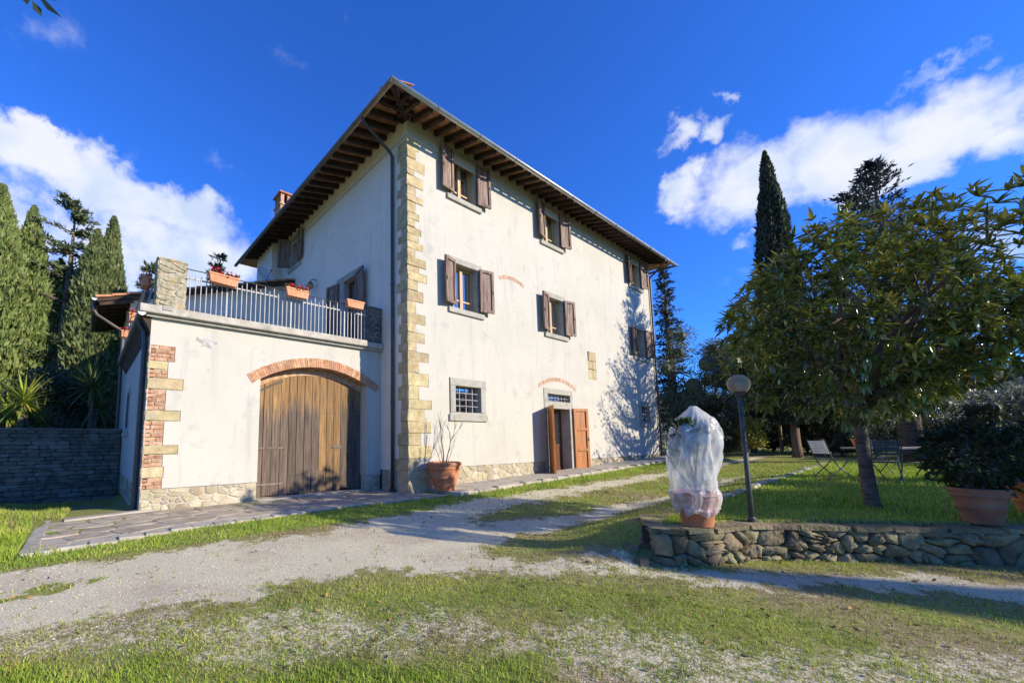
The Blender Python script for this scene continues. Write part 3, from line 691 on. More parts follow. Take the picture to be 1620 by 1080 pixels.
# garage pavement (crazy paving) and front path footprints, kept free of grass
def on_paving(x, y):
    front = np.interp(x, [-6.95, -5.07, -2.0, 0.4], [-1.50, -1.02, -0.80, -0.95])
    a = (x > -7.0) & (x < 0.55) & (y > front) & (y < 1.3)
    b = (x > 0.5) & (x < 17.5) & (y > -1.17) & (y < 0.05)
    c = (x > -5.6) & (x < 15.6) & (y > -0.02) & (y < 12)
    return a | b | c

# ---- grass blades and pebbles
def scatter(n, x0, x1, y0, y1, rng): return rng.uniform(x0, x1, n), rng.uniform(y0, y1, n)
def blades(n, region, lmin, lmax, w, rng, smax=None, smin=None):
    x, y = scatter(n, *region, rng)
    d = np.hypot(x - CAM.x, y - CAM.y); s = (x - CAM.x) * FWX + (y - CAM.y) * FWY
    k = (s > 0.8)
    if smax: k &= d < smax
    if smin: k &= d >= smin
    k &= ~on_paving(x, y)
    lw = np.interp(x, wx, wy); k &= ~((np.abs(y - lw) < 0.32) & (x > -1.25) & (x < 14) & (y < lw + 0.3) & (y > lw - 0.02))
    x, y = x[k], y[k]; g, dr, lu = masks(x, y)
    cl = fbm(x * 5, y * 5, 3)
    keep = rng.random(len(x)) < np.clip((1 - 1.08 * sstep(0.32, 0.72, g + (fbm(x * 15 + 3, y * 15, 4) - 0.5) * 2.0)) * (0.55 + 1.4 * cl), 0.0, 1)
    keep &= rng.random(len(x)) < (0.55 + 0.45 * lu)
    x, y, dr, lu, cl = x[keep], y[keep], dr[keep], lu[keep], cl[keep]
    z = ground_z(x, y); n = len(x); L_ = rng.uniform(lmin, lmax, n) * (0.6 + 0.8 * cl) * (0.62 + 0.50 * lu)
    P = np.stack([x, y, z - 0.004], 1); D = np.stack([rng.normal(0, 0.42, n), rng.normal(0, 0.42, n), np.ones(n)], 1)
    D = unit(D); a = rng.uniform(0, 2 * np.pi, n); Sd = np.stack([np.cos(a), np.sin(a), np.zeros(n)], 1) * (w * rng.uniform(0.7, 1.3, n))[:, None]
    tip = P + D * L_[:, None]
    V = np.stack([P - Sd / 2, P + Sd / 2, tip], 1)
    isdry = rng.random(n) < np.maximum(dr * 0.8, 0.28 * (1 - lu))
    islush = (~isdry) & (rng.random(n) < lu * 0.8)
    return V, isdry, islush
rg = np.random.default_rng(21)
BL = [blades(640000, (-9.5, 2.5, -9.5, -2.5), 0.022, 0.052, 0.0075, rg, smax=4.6),
      blades(60000, (-13, -6.6, -1.6, 7.4), 0.07, 0.16, 0.014, rg),
      blades(300000, (-10, 6, -11, 0.6), 0.028, 0.062, 0.011, rg, smax=8.5, smin=4.6),
      blades(220000, (-12, 20, -14, 1.2), 0.045, 0.095, 0.022, rg, smax=22, smin=8.5)]
BV = np.concatenate([b[0] for b in BL]); BD = np.concatenate([b[1] for b in BL]); BLu = np.concatenate([b[2] for b in BL])
for nm, msk, mt_, lb in (('grass', (~BD) & (~BLu), GRASSM, 'short yellowish green grass of the verge and island beside the drive'),
                         ('lush_grass', BLu & (~BD), GRASSL, 'lush bright green lawn grass of the garden and wall foot'),
                         ('dry_grass', BD, DRYG, 'dry straw coloured grass blades along the gravel edges')):
    V = BV[msk].reshape(-1, 3)
    npobj(nm, V, np.arange(len(V)).reshape(-1, 3), mt_, label=lb, cat='grass', kind='stuff')
def pebbles(n, region, smax, r0, r1, rng, smin=0):
    x, y = scatter(n, *region, rng); d = np.hypot(x - CAM.x, y - CAM.y); s = (x - CAM.x) * FWX + (y - CAM.y) * FWY
    k = (s > 0.8) & (d < smax) & (d >= smin) & ~on_paving(x, y); x, y = x[k], y[k]
    g, dr, lu = masks(x, y); cl = fbm(x * 3 + 5, y * 3, 3)
    k = rng.random(len(x)) < np.clip(sstep(0.25, 0.8, g) * (0.15 + 1.2 * cl), 0, 1); x, y = x[k], y[k]; n = len(x); z = ground_z(x, y)
    r = r0 + (r1 - r0) * rng.random(n) ** 2.2; a = rng.uniform(0, 6.28, n)
    c, s_ = np.cos(a), np.sin(a); P = np.stack([x, y, z + r * 0.12], 1)
    e1 = np.stack([c, s_, 0 * c], 1) * (r * rng.uniform(0.8, 1.3, n))[:, None]; e2 = np.stack([-s_, c, 0 * c], 1) * (r * rng.uniform(0.6, 1.0, n))[:, None]
    e3 = np.stack([rng.normal(0, 0.15, n) * r, rng.normal(0, 0.15, n) * r, r * rng.uniform(0.35, 0.7, n)], 1)
    V = np.stack([P + e1, P + e2, P - e1, P - e2, P + e3, P - e3], 1)
    F = np.array([(0, 1, 4), (1, 2, 4), (2, 3, 4), (3, 0, 4)]); F = (np.arange(n)[:, None, None] * 6 + F[None]).reshape(-1, 3)
    return V.reshape(-1, 3), F
V, F = merge([pebbles(230000, (-9.5, 2.5, -9.5, -2.0), 5.0, 0.003, 0.011, rg), pebbles(150000, (-10, 6, -11, -1.2), 10.5, 0.005, 0.014, rg, smin=5.0)])
npobj('gravel', V, F, PEBM, label='pale loose gravel scattered over the drive and thin grass', cat='gravel', kind='stuff')

FALL = leafm('fallen_leaf', (0.16, 0.085, 0.035), (0.34, 0.22, 0.09), 0.8, 0.1, 0.4, 0.02)
lxx = rg.uniform(-9, 4, 900); lyy = rg.uniform(-9, -1.3, 900); ds = (lxx - CAM.x) * FWX + (lyy - CAM.y) * FWY; kk = (ds > 1.5) & ~on_paving(lxx, lyy) & (fbm(lxx * 0.8, lyy * 0.8, 3) > 0.47); lxx, lyy = lxx[kk], lyy[kk]
V, F = leaf_cards(np.stack([lxx, lyy, ground_z(lxx, lyy) + 0.012], 1), np.stack([rg.normal(size=len(lxx)), rg.normal(size=len(lxx)), rg.normal(0, 0.15, len(lxx))], 1), rg.uniform(0.03, 0.07, len(lxx)), 0.025, rg, 0.1)
npobj('fallen_leaves', V, F, FALL, label='brown fallen leaves scattered over drive and grass', cat='leaves', kind='stuff')

# ================================================================== FARMHOUSE
HW = 15.41            # front length
HD = 11.40            # depth
WT = 10.34            # wall top at the soffit
house = thing('farmhouse', (0, 0, 0), 'three storey cream stucco farmhouse with brown shutters and sandstone corner', 'house')
FR = Frame((0, 0, 0), (1, 0, 0), (0, 0, 1), (0, -1, 0))          # front face, u = X, v = Z
FL = Frame((0, 0, 0), (0, 1, 0), (0, 0, 1), (-1, 0, 0))          # left face, u = Y, v = Z

QZ = [(9.39, .41), (9.11, .30), (8.78, .62), (8.61, .24), (8.29, .56), (8.03, .30), (7.83, .56), (7.52, .28), (7.32, .41), (7.10, .27), (6.91, .48), (6.69, .38), (6.48, .54), (6.26, .26), (6.0, .64),
      (5.84, .39), (5.60, .66), (5.32, .34), (5.02, .53), (4.69, .27), (4.42, .60), (4.18, .27), (3.90, .56), (3.66, .28), (3.40, .70), (3.09, .36), (2.74, .69), (2.39, .36), (2.14, .79), (1.82, .54), (1.51, .76), (1.20, .41), (.86, .76), (.56, .34), (-.1, .65)]
quo = []; zt = 9.66
for zb, w in QZ:
    side = rnd.uniform(0.42, 0.50) if w < 0.42 else rnd.uniform(0.27, 0.34)
    if zb < 1.2: side += 0.12
    quo.append((zb, zt, w, side)); zt = zb
# windows: (lintel left X, sill bottom Z, kind)
WIN = [(1.48, 8.44, 3), (6.12, 8.44, 3), (13.06, 8.42, 3), (1.48, 4.99, 2), (6.15, 4.99, 2), (13.12, 4.99, 2)]
holes = []
for X, Z, k in WIN:
    holes.append((X, X + 1.40, Z, Z + 1.70, 0.34))
holes.append((1.44, 2.93, 1.87, 3.09, 0.30)); holes.append((13.28, 14.62, 1.88, 3.05, 0.30))
holes.append((5.92, 7.73, -0.1, 3.13, 0.50))
for zb, zt, w, sdw in quo: holes.append((-0.1, w, zb, zt, 0.10))
holes.append((9.0, 9.62, 3.70, 4.82, 0.06))
rq = [(15.41 - (0.5 if i % 2 else 0.3), 0.6 + i * 0.36, 0.96 + i * 0.36) for i in range(0)]
mb = MB(); panel(mb, FR, 0.0, HW, 0.60, WT, [h if h[0] >= 0 else (0.0, *h[1:]) for h in holes])
lw_holes = [(0.0, s, zb, zt, 0.10) for zb, zt, w, s in quo] + [(2.45, 3.62, 4.06, 6.78, 0.34), (7.25, 8.30, 8.54, 10.05, 0.34)]
mb2 = MB(); panel(mb2, FL, 0.0, 9.35, 0.55, WT, lw_holes)
mb2.f = [tuple(reversed(f)) for f in mb2.f]
# rear bay that steps out, back and right walls
mb2.box(-0.46, 0.0, 9.35, HD, 3.9, WT)
mb.box(HW - 0.02, HW - 0.001, 0.002, HD, 0, WT); mb.box(0.02, HW - 0.02, HD - 0.05, HD, 0, WT)
wall = obj('wall', mb, STUC, house, 'cream stucco front with rain streaks and grey scuffs')
obj('wall', mb2, STUC_SHADE, house, 'cream side wall above the terrace with colour brightened for its shade')
obj('inner_wall', MB().box(0.36, HW - 0.06, 0.50, HD - 0.06, -0.2, WT - 0.02), DARK, house)
obj('light_line_ledge', MB().box(-0.035, HW + 0.02, -0.035, 0.0, 9.70, 9.76).box(-0.035, 0.0, 0.0, 9.3, 9.70, 9.76).box(0.0, HW + 0.01, -0.018, 0.0, 9.76, WT), STUC, house)  # ledge added to stand in for the light line in the eave shadow
obj('plinth_mortar', MB().box(0.0, 5.915, 0.035, 0.3, -0.3, 0.615), MORT, house)
obj('plinth_mortar', MB().box(7.735, HW - 0.02, 0.035, 0.3, -0.3, 0.615), MORT, house)
obj('plinth_mortar', MB().box(0.035, 0.3, 0.31, 1.26, -0.3, 0.565), MORT, house)
# quoins: block faces with chipped edges, a little behind the plaster face
def block(mb, x0, x1, y0, y1, z0, z1, ch, rr, jit=0.006):
    """chamfered, slightly uneven block; front face towards -Y"""
    P = []
    for z, dz in ((z0, 1), (z1, -1)):
        for x, dx in ((x0, 1), (x1, -1)):
            for y, dy in ((y0, 1), (y1, -1)):
                j = lambda: rr.uniform(-jit, jit)
                P.append([(x + dx * ch + j(), y + j(), z + dz * ch + j()), (x + j(), y + dy * ch + j(), z + dz * ch + j()), (x + dx * ch + j(), y + dy * ch + j(), z + j())])
    def idx(i, k): return 3 * i + k
    vs_ = [q for p in P for q in p]
    c = lambda ix, iy, iz: iz * 4 + ix * 2 + iy
    fs = []
    for iy in (0, 1):
        q = [idx(c(0, iy, 0), 0), idx(c(1, iy, 0), 0), idx(c(1, iy, 1), 0), idx(c(0, iy, 1), 0)]; fs.append(tuple(q if iy == 0 else q[::-1]))
    for ix in (0, 1):
        q = [idx(c(ix, 0, 0), 1), idx(c(ix, 0, 1), 1), idx(c(ix, 1, 1), 1), idx(c(ix, 1, 0), 1)]; fs.append(tuple(q if ix == 0 else q[::-1]))
    for iz in (0, 1):
        q = [idx(c(0, 0, iz), 2), idx(c(0, 1, iz), 2), idx(c(1, 1, iz), 2), idx(c(1, 0, iz), 2)]; fs.append(tuple(q if iz == 0 else q[::-1]))
    for ix in (0, 1):
        for iy in (0, 1):
            fs.append((idx(c(ix, iy, 0), 0), idx(c(ix, iy, 1), 0), idx(c(ix, iy, 1), 1), idx(c(ix, iy, 0), 1)))
    for ix in (0, 1):
        for iz in (0, 1):
            fs.append((idx(c(ix, 0, iz), 1), idx(c(ix, 1, iz), 1), idx(c(ix, 1, iz), 2), idx(c(ix, 0, iz), 2)))
    for iy in (0, 1):
        for iz in (0, 1):
            fs.append((idx(c(0, iy, iz), 0), idx(c(1, iy, iz), 0), idx(c(1, iy, iz), 2), idx(c(0, iy, iz), 2)))
    for i in range(8): fs.append((idx(i, 0), idx(i, 1), idx(i, 2)))
    mb.add(vs_, fs)
for zb, zt, w, sdw in quo:
    q = MB(); pr = rnd.uniform(-0.004, 0.014)
    low = 0.02 if zb < 0.7 else 0
    block(q, -0.002 - pr - low, w - 0.008, -0.002 - pr - low, sdw - 0.008, zb + 0.004, zt - 0.004, 0.014, rnd, 0.011)
    obj('corner_stone', q, SAND, house)
mm = MB(); mm.box(0.012, 0.72, 0.014, 0.5, -0.2, 9.66); obj('corner_mortar', mm, MORT, house)
q = MB()
for a, b, c_, d in ((9.0, 9.36, 3.70, 4.10), (9.37, 9.62, 3.70, 4.10), (9.0, 9.40, 4.12, 4.45), (9.41, 9.62, 4.12, 4.45), (9.1, 9.62, 4.47, 4.82)):
    q = MB(); block(q, a, b, 0.006, 0.08, c_, d, 0.008, rnd, 0.004); obj('old_opening_stone', q, SAND, house)
# plinth rubble
stones('plinth_stone', Frame((0, 0.035, 0), (1, 0, 0), (0, 0, 1), (0, -1, 0)), voronoi(0.66, 5.9, -0.08, 0.61, 64, 1.5, 3), RUB, house, 0.030, 0.020, 4)
stones('plinth_stone', Frame((0, 0.035, 0), (1, 0, 0), (0, 0, 1), (0, -1, 0)), voronoi(7.74, HW - 0.04, 0.12, 0.61, 80, 1.5, 5), RUB, house, 0.030, 0.020, 6)
stones('plinth_stone', Frame((0.035, 0, 0), (0, 1, 0), (0, 0, 1), (-1, 0, 0)), voronoi(0.55, 1.27, -0.08, 0.56, 10, 1.4, 7), RUB, house, 0.030, 0.020, 8)

def pane(parent, x0, x1, y, z0, z1): return obj('pane', MB().box(x0, x1, y, y + 0.008, z0, z1), GLASS, parent)
def shutter(hx, hy, dx, dy, w, z0, z1, nx, ny, name='shutter', mat=SHUT, panels=1):
    """leaf hinged at (hx,hy), opening along (dx,dy); (nx,ny) is its visible face"""
    d = Vector((dx, dy, 0)).normalized(); n = Vector((nx, ny, 0)); n = (n - d * n.dot(d)).normalized(); t = 0.030
    o = Vector((hx, hy, 0)) + n * 0.0
    A = lambda a, z, c=0.0: o + d * a + n * c + Vector((0, 0, z))
    fr_ = MB()
    st = 0.085 if panels == 1 else 0.10
    def piece(m_, a0, a1, z0_, z1_, c, th): m_.obox(A((a0 + a1) / 2, (z0_ + z1_) / 2, c), d, n, (0, 0, 1), (a1 - a0) / 2, th / 2, (z1_ - z0_) / 2)
    piece(fr_, 0, st, z0, z1, t, 2 * t); piece(fr_, w - st, w, z0, z1, t, 2 * t)
    zr = [z0 + (z1 - z0) * i / panels for i in range(panels + 1)]
    for i, z in enumerate(zr):
        a, b = (z, z + st) if i == 0 else ((z - st, z) if i == panels else (z - st / 2, z + st / 2))
        piece(fr_, st, w - st, a, b, t, 2 * t - 0.002)
    s_ = obj(name, fr_, mat, house)
    for i in range(panels):
        for j in range(2):
            a0 = st + (w - 2 * st) * j / 2; a1 = st + (w - 2 * st) * (j + 1) / 2 - 0.006
            m_ = MB(); piece(m_, a0 + 0.001, a1, zr[i] + (st if i == 0 else st / 2) + 0.001, zr[i + 1] - (st if i == panels - 1 else st / 2) - 0.001, t * 0.42, t * 0.8); obj('board', m_, mat, s_)
    hg = MB()
    for z in (z0 + 0.18, z1 - 0.18): piece(hg, -0.015, 0.16, z - 0.018, z + 0.018, -0.006, 0.012)
    piece(hg, w - 0.05, w - 0.02, (z0 + z1) / 2 - 0.05, (z0 + z1) / 2 + 0.05, 2 * t + 0.012, 0.02)
    obj('hinge', hg, IRON, s_)
    return s_
wi = 0
for X, Z, k in WIN:
    wi += 1
    L0, L1 = X, X + 1.40; O0, O1 = X + 0.21, X + 1.19; s0 = Z + 0.15; h0 = Z + 1.52
    # wooden casement is the part, stone pieces and panes are its sub-parts
    w = MB(); y = 0.20
    w.box(O0, O0 + 0.07, y, y + 0.06, s0, h0); w.box(O1 - 0.07, O1, y, y + 0.06, s0, h0)
    w.box(O0 + 0.07, O1 - 0.07, y, y + 0.06, h0 - 0.07, h0); w.box(O0 + 0.07, O1 - 0.07, y, y + 0.06, s0, s0 + 0.05)
    xm = (O0 + O1) / 2
    w.box(xm - 0.055, xm + 0.055, y - 0.02, y + 0.05, s0 + 0.05, h0 - 0.07)
    for a, b in ((O0 + 0.07, xm - 0.055), (xm + 0.055, O1 - 0.07)): w.box(a, b, y + 0.01, y + 0.045, s0 + 0.33, s0 + 0.375)
    win = obj('window', w, SASH, house)
    pane(win, O0 + 0.072, xm - 0.057, y + 0.03, s0 + 0.38, h0 - 0.072); pane(win, xm + 0.057, O1 - 0.072, y + 0.03, s0 + 0.38, h0 - 0.072)
    pane(win, O0 + 0.072, xm - 0.057, y + 0.03, s0 + 0.052, s0 + 0.328); pane(win, xm + 0.057, O1 - 0.072, y + 0.03, s0 + 0.052, s0 + 0.328)
    q = MB(); block(q, L0 - 0.0, L1 + 0.0, -0.03, 0.20, h0, Z + 1.70, 0.008, rnd, 0.003); obj('lintel', q, GREYST, win)
    q = MB(); block(q, L0 - 0.03, L1 + 0.05, -0.07, 0.22, Z, s0, 0.01, rnd, 0.003); obj('sill', q, GREYST, win)
    for a, b in ((L0 + 0.002, O0), (O1, L1 - 0.002)):
        q = MB(); block(q, a, b, -0.012, 0.26, s0, h0, 0.006, rnd, 0.002); obj('jamb', q, GREYST, win)
    obj('dark_room', MB().box(L0 + 0.02, L1 - 0.02, 0.30, 0.33, s0, h0), DARK, win)
    z0, z1 = s0 + 0.06, h0 + 0.03
    # leaves stand a little off the wall
    ang = R(rnd.uniform(14, 26)); an2 = R(rnd.uniform(14, 26))
    shutter(O0 - 0.02, -0.055, -math.cos(ang), -math.sin(ang) * 0.6, 0.52, z0, z1, 0.0, -1)
    shutter(O1 + 0.06, -0.05, math.cos(an2), -math.sin(an2) * 0.6, 0.52, z0, z1, 0.0, -1)
# barred ground floor windows
def barred(x0, x1, z0, z1, nv, nh):
    o0, o1, b0, b1 = x0 + 0.23, x1 - 0.21, z0 + 0.25, z1 - 0.22
    g = MB()
    for i in range(1, nv + 1): g.bar((o0 + (o1 - o0) * i / (nv + 1), 0.10, b0), (o0 + (o1 - o0) * i / (nv + 1), 0.10, b1), 0.024)
    for i in range(1, nh + 1): g.bar((o0, 0.078, b0 + (b1 - b0) * i / (nh + 1)), (o1, 0.078, b0 + (b1 - b0) * i / (nh + 1)), 0.02)
    win = obj('barred_window', g, IRONL, house)
    q = MB(); block(q, x0 + 0.03, x1, -0.03, 0.2, b1, z1, 0.008, rnd, 0.003); obj('lintel', q, GREYST, win)
    q = MB(); block(q, x0 - 0.03, x1 + 0.03, -0.06, 0.2, z0, b0 - 0.06, 0.01, rnd, 0.003); obj('sill', q, GREYST, win)
    q = MB(); q.box(x0 + 0.04, x1 - 0.004, -0.01, 0.2, b0 - 0.06, b0); obj('sill_top', q, GREYST, win)
    for a, b in ((x0 + 0.03, o0), (o1, x1)):
        q = MB(); block(q, a, b, -0.028, 0.25, b0, b1, 0.006, rnd, 0.002); obj('jamb', q, GREYST, win)
    obj('pane', MB().box(o0, o1, 0.24, 0.25, b0, b1), GLASS, win)
    obj('dark_room', MB().box(x0 + 0.02, x1 - 0.02, 0.27, 0.29, z0, z1), DARK, win)
barred(1.44, 2.93, 1.87, 3.09, 3, 3); barred(13.28, 14.62, 1.88, 3.05, 3, 3)
# front door
dz0 = 0.19
dr = MB(); dr.box(6.10, 6.20, 0.36, 0.44, dz0, 2.43).box(7.40, 7.50, 0.36, 0.44, dz0, 2.43).box(6.20, 7.40, 0.36, 0.44, 2.35, 2.43)
dr.box(6.92, 7.02, 0.33, 0.40, dz0, 2.35).box(7.02, 7.40, 0.35, 0.40, dz0, dz0 + 0.16).box(7.02, 7.40, 0.35, 0.40, 1.05, 1.17)
door = obj('front_door', dr, DOORD, house)
obj('pane', MB().box(7.022, 7.398, 0.37, 0.378, 1.172, 2.348), GLASS, door); obj('panel', MB().box(7.022, 7.398, 0.362, 0.385, dz0 + 0.162, 1.048), DOORD, door)
obj('dark_room', MB().box(6.12, 7.48, 0.47, 0.49, dz0, 2.43), DARK, door)
obj('curtain', MB().box(6.66, 6.86, 0.455, 0.465, dz0 + 0.1, 2.3), CURT, door)
obj('door_handle', MB().tube([(6.95, 0.32, 1.25), (6.95, 0.27, 1.25), (6.88, 0.26, 1.25)], 0.012, 6), ZINC, door)
q = MB(); block(q, 5.92, 7.73, -0.02, 0.30, 2.94, 3.13, 0.006, rnd, 0.002); block(q, 5.92, 7.73, -0.02, 0.30, 2.43, 2.68, 0.006, rnd, 0.002); obj('door_lintel', q, GREYST, house)
for a, b in ((5.92, 6.10), (7.50, 7.73)):
    q = MB(); block(q, a, b, -0.02, 0.48, 0.0, 2.43, 0.006, rnd, 0.002); obj('door_jamb', q, GREYST, house)
for a, b in ((5.92, 6.15), (7.56, 7.73)):
    q = MB(); block(q, a, b, -0.02, 0.3, 2.68, 2.94, 0.006, rnd, 0.002); obj('transom_jamb', q, GREYST, house)
q = MB()
for i in range(1, 7): q.bar((6.15 + 1.41 * i / 7, 0.10, 2.68), (6.15 + 1.41 * i / 7, 0.10, 2.94), 0.02)
q.bar((6.15, 0.08, 2.81), (7.56, 0.08, 2.81), 0.018)
tb = obj('transom_grille', q, IRONL, house); obj('pane', MB().box(6.15, 7.56, 0.2, 0.21, 2.68, 2.94), GLASS, tb)
obj('dark_room', MB().box(6.0, 7.7, 0.30, 0.32, 2.45, 3.1), DARK, tb)
q = MB(); block(q, 5.95, 7.70, -0.10, 0.45, 0.03, dz0, 0.012, rnd, 0.004); obj('door_step', q, GREYST, house)
shutter(6.05, -0.035, -0.53, -0.53, 0.74, 0.20, 2.47, 0.6, -0.8, 'door_leaf', DOORW, 3)
shutter(7.66, -0.035, 0.59, -0.20, 0.66, 0.20, 2.47, -0.2, -1, 'door_leaf', DOORW, 3)
# brick relieving arches
def brick_arch(cx, z_spring, half, rise, th, n, y0, y1, parent, name, mat=BRICKI, span=None):
    Rr = (half * half + rise * rise) / (2 * rise); zc = z_spring + rise - Rr; a0 = math.asin(half / Rr)
    m_ = MB()
    for i in range(n):
        a, b = -a0 + 2 * a0 * (i + 0.06) / n, -a0 + 2 * a0 * (i + 0.94) / n; e = rnd.uniform(-0.006, 0.01)
        P = []
        for y in (y0 + rnd.uniform(-0.004, 0.004), y1):
            for ang, rr_ in ((a, Rr), (b, Rr), (b, Rr + th + e), (a, Rr + th + e)): P.append((cx + rr_ * math.sin(ang), y, zc + rr_ * math.cos(ang)))
        m_.add(P, [(0, 1, 2, 3), (7, 6, 5, 4), (0, 4, 5, 1), (1, 5, 6, 2), (2, 6, 7, 3), (3, 7, 4, 0)])
    return obj(name, m_, mat, parent, kind='stuff'), Rr, zc, a0
brick_arch(6.83, 3.12, 1.15, 0.30, 0.125, 34, -0.006, 0.03, house, 'door_brick_arch', WORNB)
brick_arch(4.38, 6.49, 0.66, 0.13, 0.12, 21, -0.005, 0.03, house, 'old_window_brick_arch', WORNB)

# ---- eaves: rafters, soffit tiles, gutters, roof
EZ = 10.06; fy, lx, rx, by = -0.93, -1.13, HW + 0.83, HD + 1.0
sl_f = (WT - EZ) / 0.93; sl_l = (WT - EZ) / 1.13
def raf(mbx, a, b): mbx.bar(a, b, 0.11, 0.15)
xs = []; x = 0.16
while x < HW + 0.1: xs.append(x); x += 0.425
for x in xs:
    r_ = MB(); r_.bar((x, 0.12, WT + 0.12 * sl_f - 0.075), (x, fy + 0.05, EZ + 0.05 * sl_f - 0.075), 0.095, 0.15); obj('rafter', r_, RAFT, house)
ys = []; y = 0.16
while y < HD + 0.2: ys.append(y); y += 0.425
for y in ys:
    x_in = 0.12 if y < 9.3 else -0.40
    r_ = MB(); r_.bar((x_in, y, EZ + (x_in - lx) * sl_l - 0.075), (lx + 0.05, y, EZ + 0.05 * sl_l - 0.075), 0.095, 0.15); obj('rafter', r_, RAFT, house)
r_ = MB(); r_.bar((0.12, 0.12, WT - 0.05), (lx + 0.08, fy + 0.08, EZ - 0.07), 0.14, 0.18); obj('hip_rafter', r_, RAFT, house)
for (ax, ay, bx2, by2) in ((-0.30, 0.0, -0.30, fy + 0.05), (-0.62, -0.35, -0.62, fy + 0.05), (0.0, -0.28, lx + 0.05, -0.28), (-0.4, -0.58, lx + 0.05, -0.58)):
    r_ = MB(); zz = lambda X_, Y_: EZ + min((X_ - lx) * sl_l if X_ < 0 else 1, (Y_ - fy) * sl_f if Y_ < 0 else 1) - 0.075
    r_.bar((ax, ay, zz(ax, ay)), (bx2, by2, zz(bx2, by2)), 0.10, 0.15); obj('rafter', r_, RAFT, house)
def quad_slab(mbx, P, t):
    P = [Vector(p) for p in P]; Q = [p + Vector((0, 0, t)) for p in P]; n = len(P)
    mbx.add(P + Q, [tuple(range(n))[::-1], tuple(range(n, 2 * n))] + [(i, (i + 1) % n, n + (i + 1) % n, n + i) for i in range(n)])
for i in range(len(xs) - 1):
    m_ = MB(); a, b = xs[i] - 0.02, xs[i + 1] + 0.02
    for k in range(3):
        y0_, y1_ = fy + 0.93 * k / 3 + 0.004, fy + 0.93 * (k + 1) / 3 - 0.004
        quad_slab(m_, [(a + 0.015, y0_, EZ + (y0_ - fy) * sl_f + 0.002), (b - 0.015, y0_, EZ + (y0_ - fy) * sl_f + 0.002), (b - 0.015, y1_, EZ + (y1_ - fy) * sl_f + 0.002), (a + 0.015, y1_, EZ + (y1_ - fy) * sl_f + 0.002)], 0.02)
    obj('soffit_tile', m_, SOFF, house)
for i in range(len(ys) - 1):
    m_ = MB(); a, b = ys[i], ys[i + 1]; xe = 0.0 if ys[i] < 9.2 else -0.46; wd = xe - lx
    for k in range(3):
        x0_, x1_ = lx + wd * k / 3 + 0.004, lx + wd * (k + 1) / 3 - 0.004
        quad_slab(m_, [(x0_, b - 0.004, EZ + (x0_ - lx) * sl_l + 0.002), (x0_, a + 0.004, EZ + (x0_ - lx) * sl_l + 0.002), (x1_, a + 0.004, EZ + (x1_ - lx) * sl_l + 0.002), (x1_, b - 0.004, EZ + (x1_ - lx) * sl_l + 0.002)], 0.02)
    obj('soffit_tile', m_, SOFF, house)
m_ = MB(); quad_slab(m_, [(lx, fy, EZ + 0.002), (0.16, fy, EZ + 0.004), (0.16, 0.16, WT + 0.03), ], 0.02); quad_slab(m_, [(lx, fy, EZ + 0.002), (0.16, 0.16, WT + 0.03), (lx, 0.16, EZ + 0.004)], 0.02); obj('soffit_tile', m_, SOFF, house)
# hipped roof shell with barrel tile rows along the visible eaves
yc = (fy + by) / 2; rise = 0.30 * (by - fy) / 2; rz = EZ + 0.045 + rise
hx0, hx1 = lx + (by - fy) / 2, rx - (by - fy) / 2
ez = EZ + 0.045
m_ = MB(); m_.add([(lx, fy, ez), (rx, fy, ez), (rx, by, ez), (lx, by, ez), (hx0, yc, rz), (hx1, yc, rz)],
                  [(0, 1, 5, 4), (1, 2, 5), (2, 3, 4, 5), (3, 0, 4)])
roof = obj('roof', m_, TERRA, house)
tl = MB()
def half_tile(mbx, a, b, r0, r1, n=5):
    a, b = Vector(a), Vector(b); d = (b - a).normalized(); s_ = d.cross(Vector((0, 0, 1))).normalized(); u_ = s_.cross(d)
    vs_ = []
    for p, r_ in ((a, r0), (b, r1)):
        for k in range(n + 1):
            an = math.pi * k / n; vs_.append(p + s_ * math.cos(an) * r_ + u_ * math.sin(an) * r_ * 0.8)
    mbx.add(vs_, [(k, k + 1, n + 2 + k, n + 1 + k) for k in range(n)])
x = lx + 0.1
while x < rx - 0.1:
    half_tile(tl, (x, fy + 0.16, ez + 0.045), (x, fy + 0.7, ez + 0.22), 0.085, 0.07); x += 0.2
y = fy + 0.1
while y < by - 0.1:
    half_tile(tl, (lx + 0.2, y, ez + 0.05), (lx + 0.7, y, ez + 0.22), 0.085, 0.07); y += 0.2
for i in range(1, 6):
    a = Vector((lx, fy, ez)).lerp(Vector((hx0, yc, rz)), i * 0.045); b = Vector((lx, fy, ez)).lerp(Vector((hx0, yc, rz)), i * 0.045 + 0.055)
    half_tile(tl, a + Vector((0, 0, 0.06)), b + Vector((0, 0, 0.05)), 0.11, 0.09)
obj('tile_row', tl, TERRA, roof, kind='stuff')
GZ_ = 10.02
g1 = obj('front_gutter', MB().gutter((lx - 0.115, -0.976, GZ_), (HW + 0.95, -0.976, GZ_), 0.078), ZINC, house, smooth=True)
m_ = MB()
x = 0.25
while x < HW + 0.9:
    m_.tube([(x, -0.976 + 0.086 * math.cos(a), GZ_ - 0.086 * math.sin(a)) for a in [math.pi * k / 8 for k in range(9)]], 0.008, 5); x += 1.62
obj('gutter_bracket', m_, GUTD, g1)
g2 = obj('side_gutter', MB().gutter((-1.17, -1.055, GZ_), (-1.17, HD + 1.1, GZ_), 0.078), GUTD, house, smooth=True)
obj('right_gutter', MB().gutter((HW + 0.875, -1.05, GZ_), (HW + 0.875, HD + 1, GZ_), 0.075), GUTD, house)
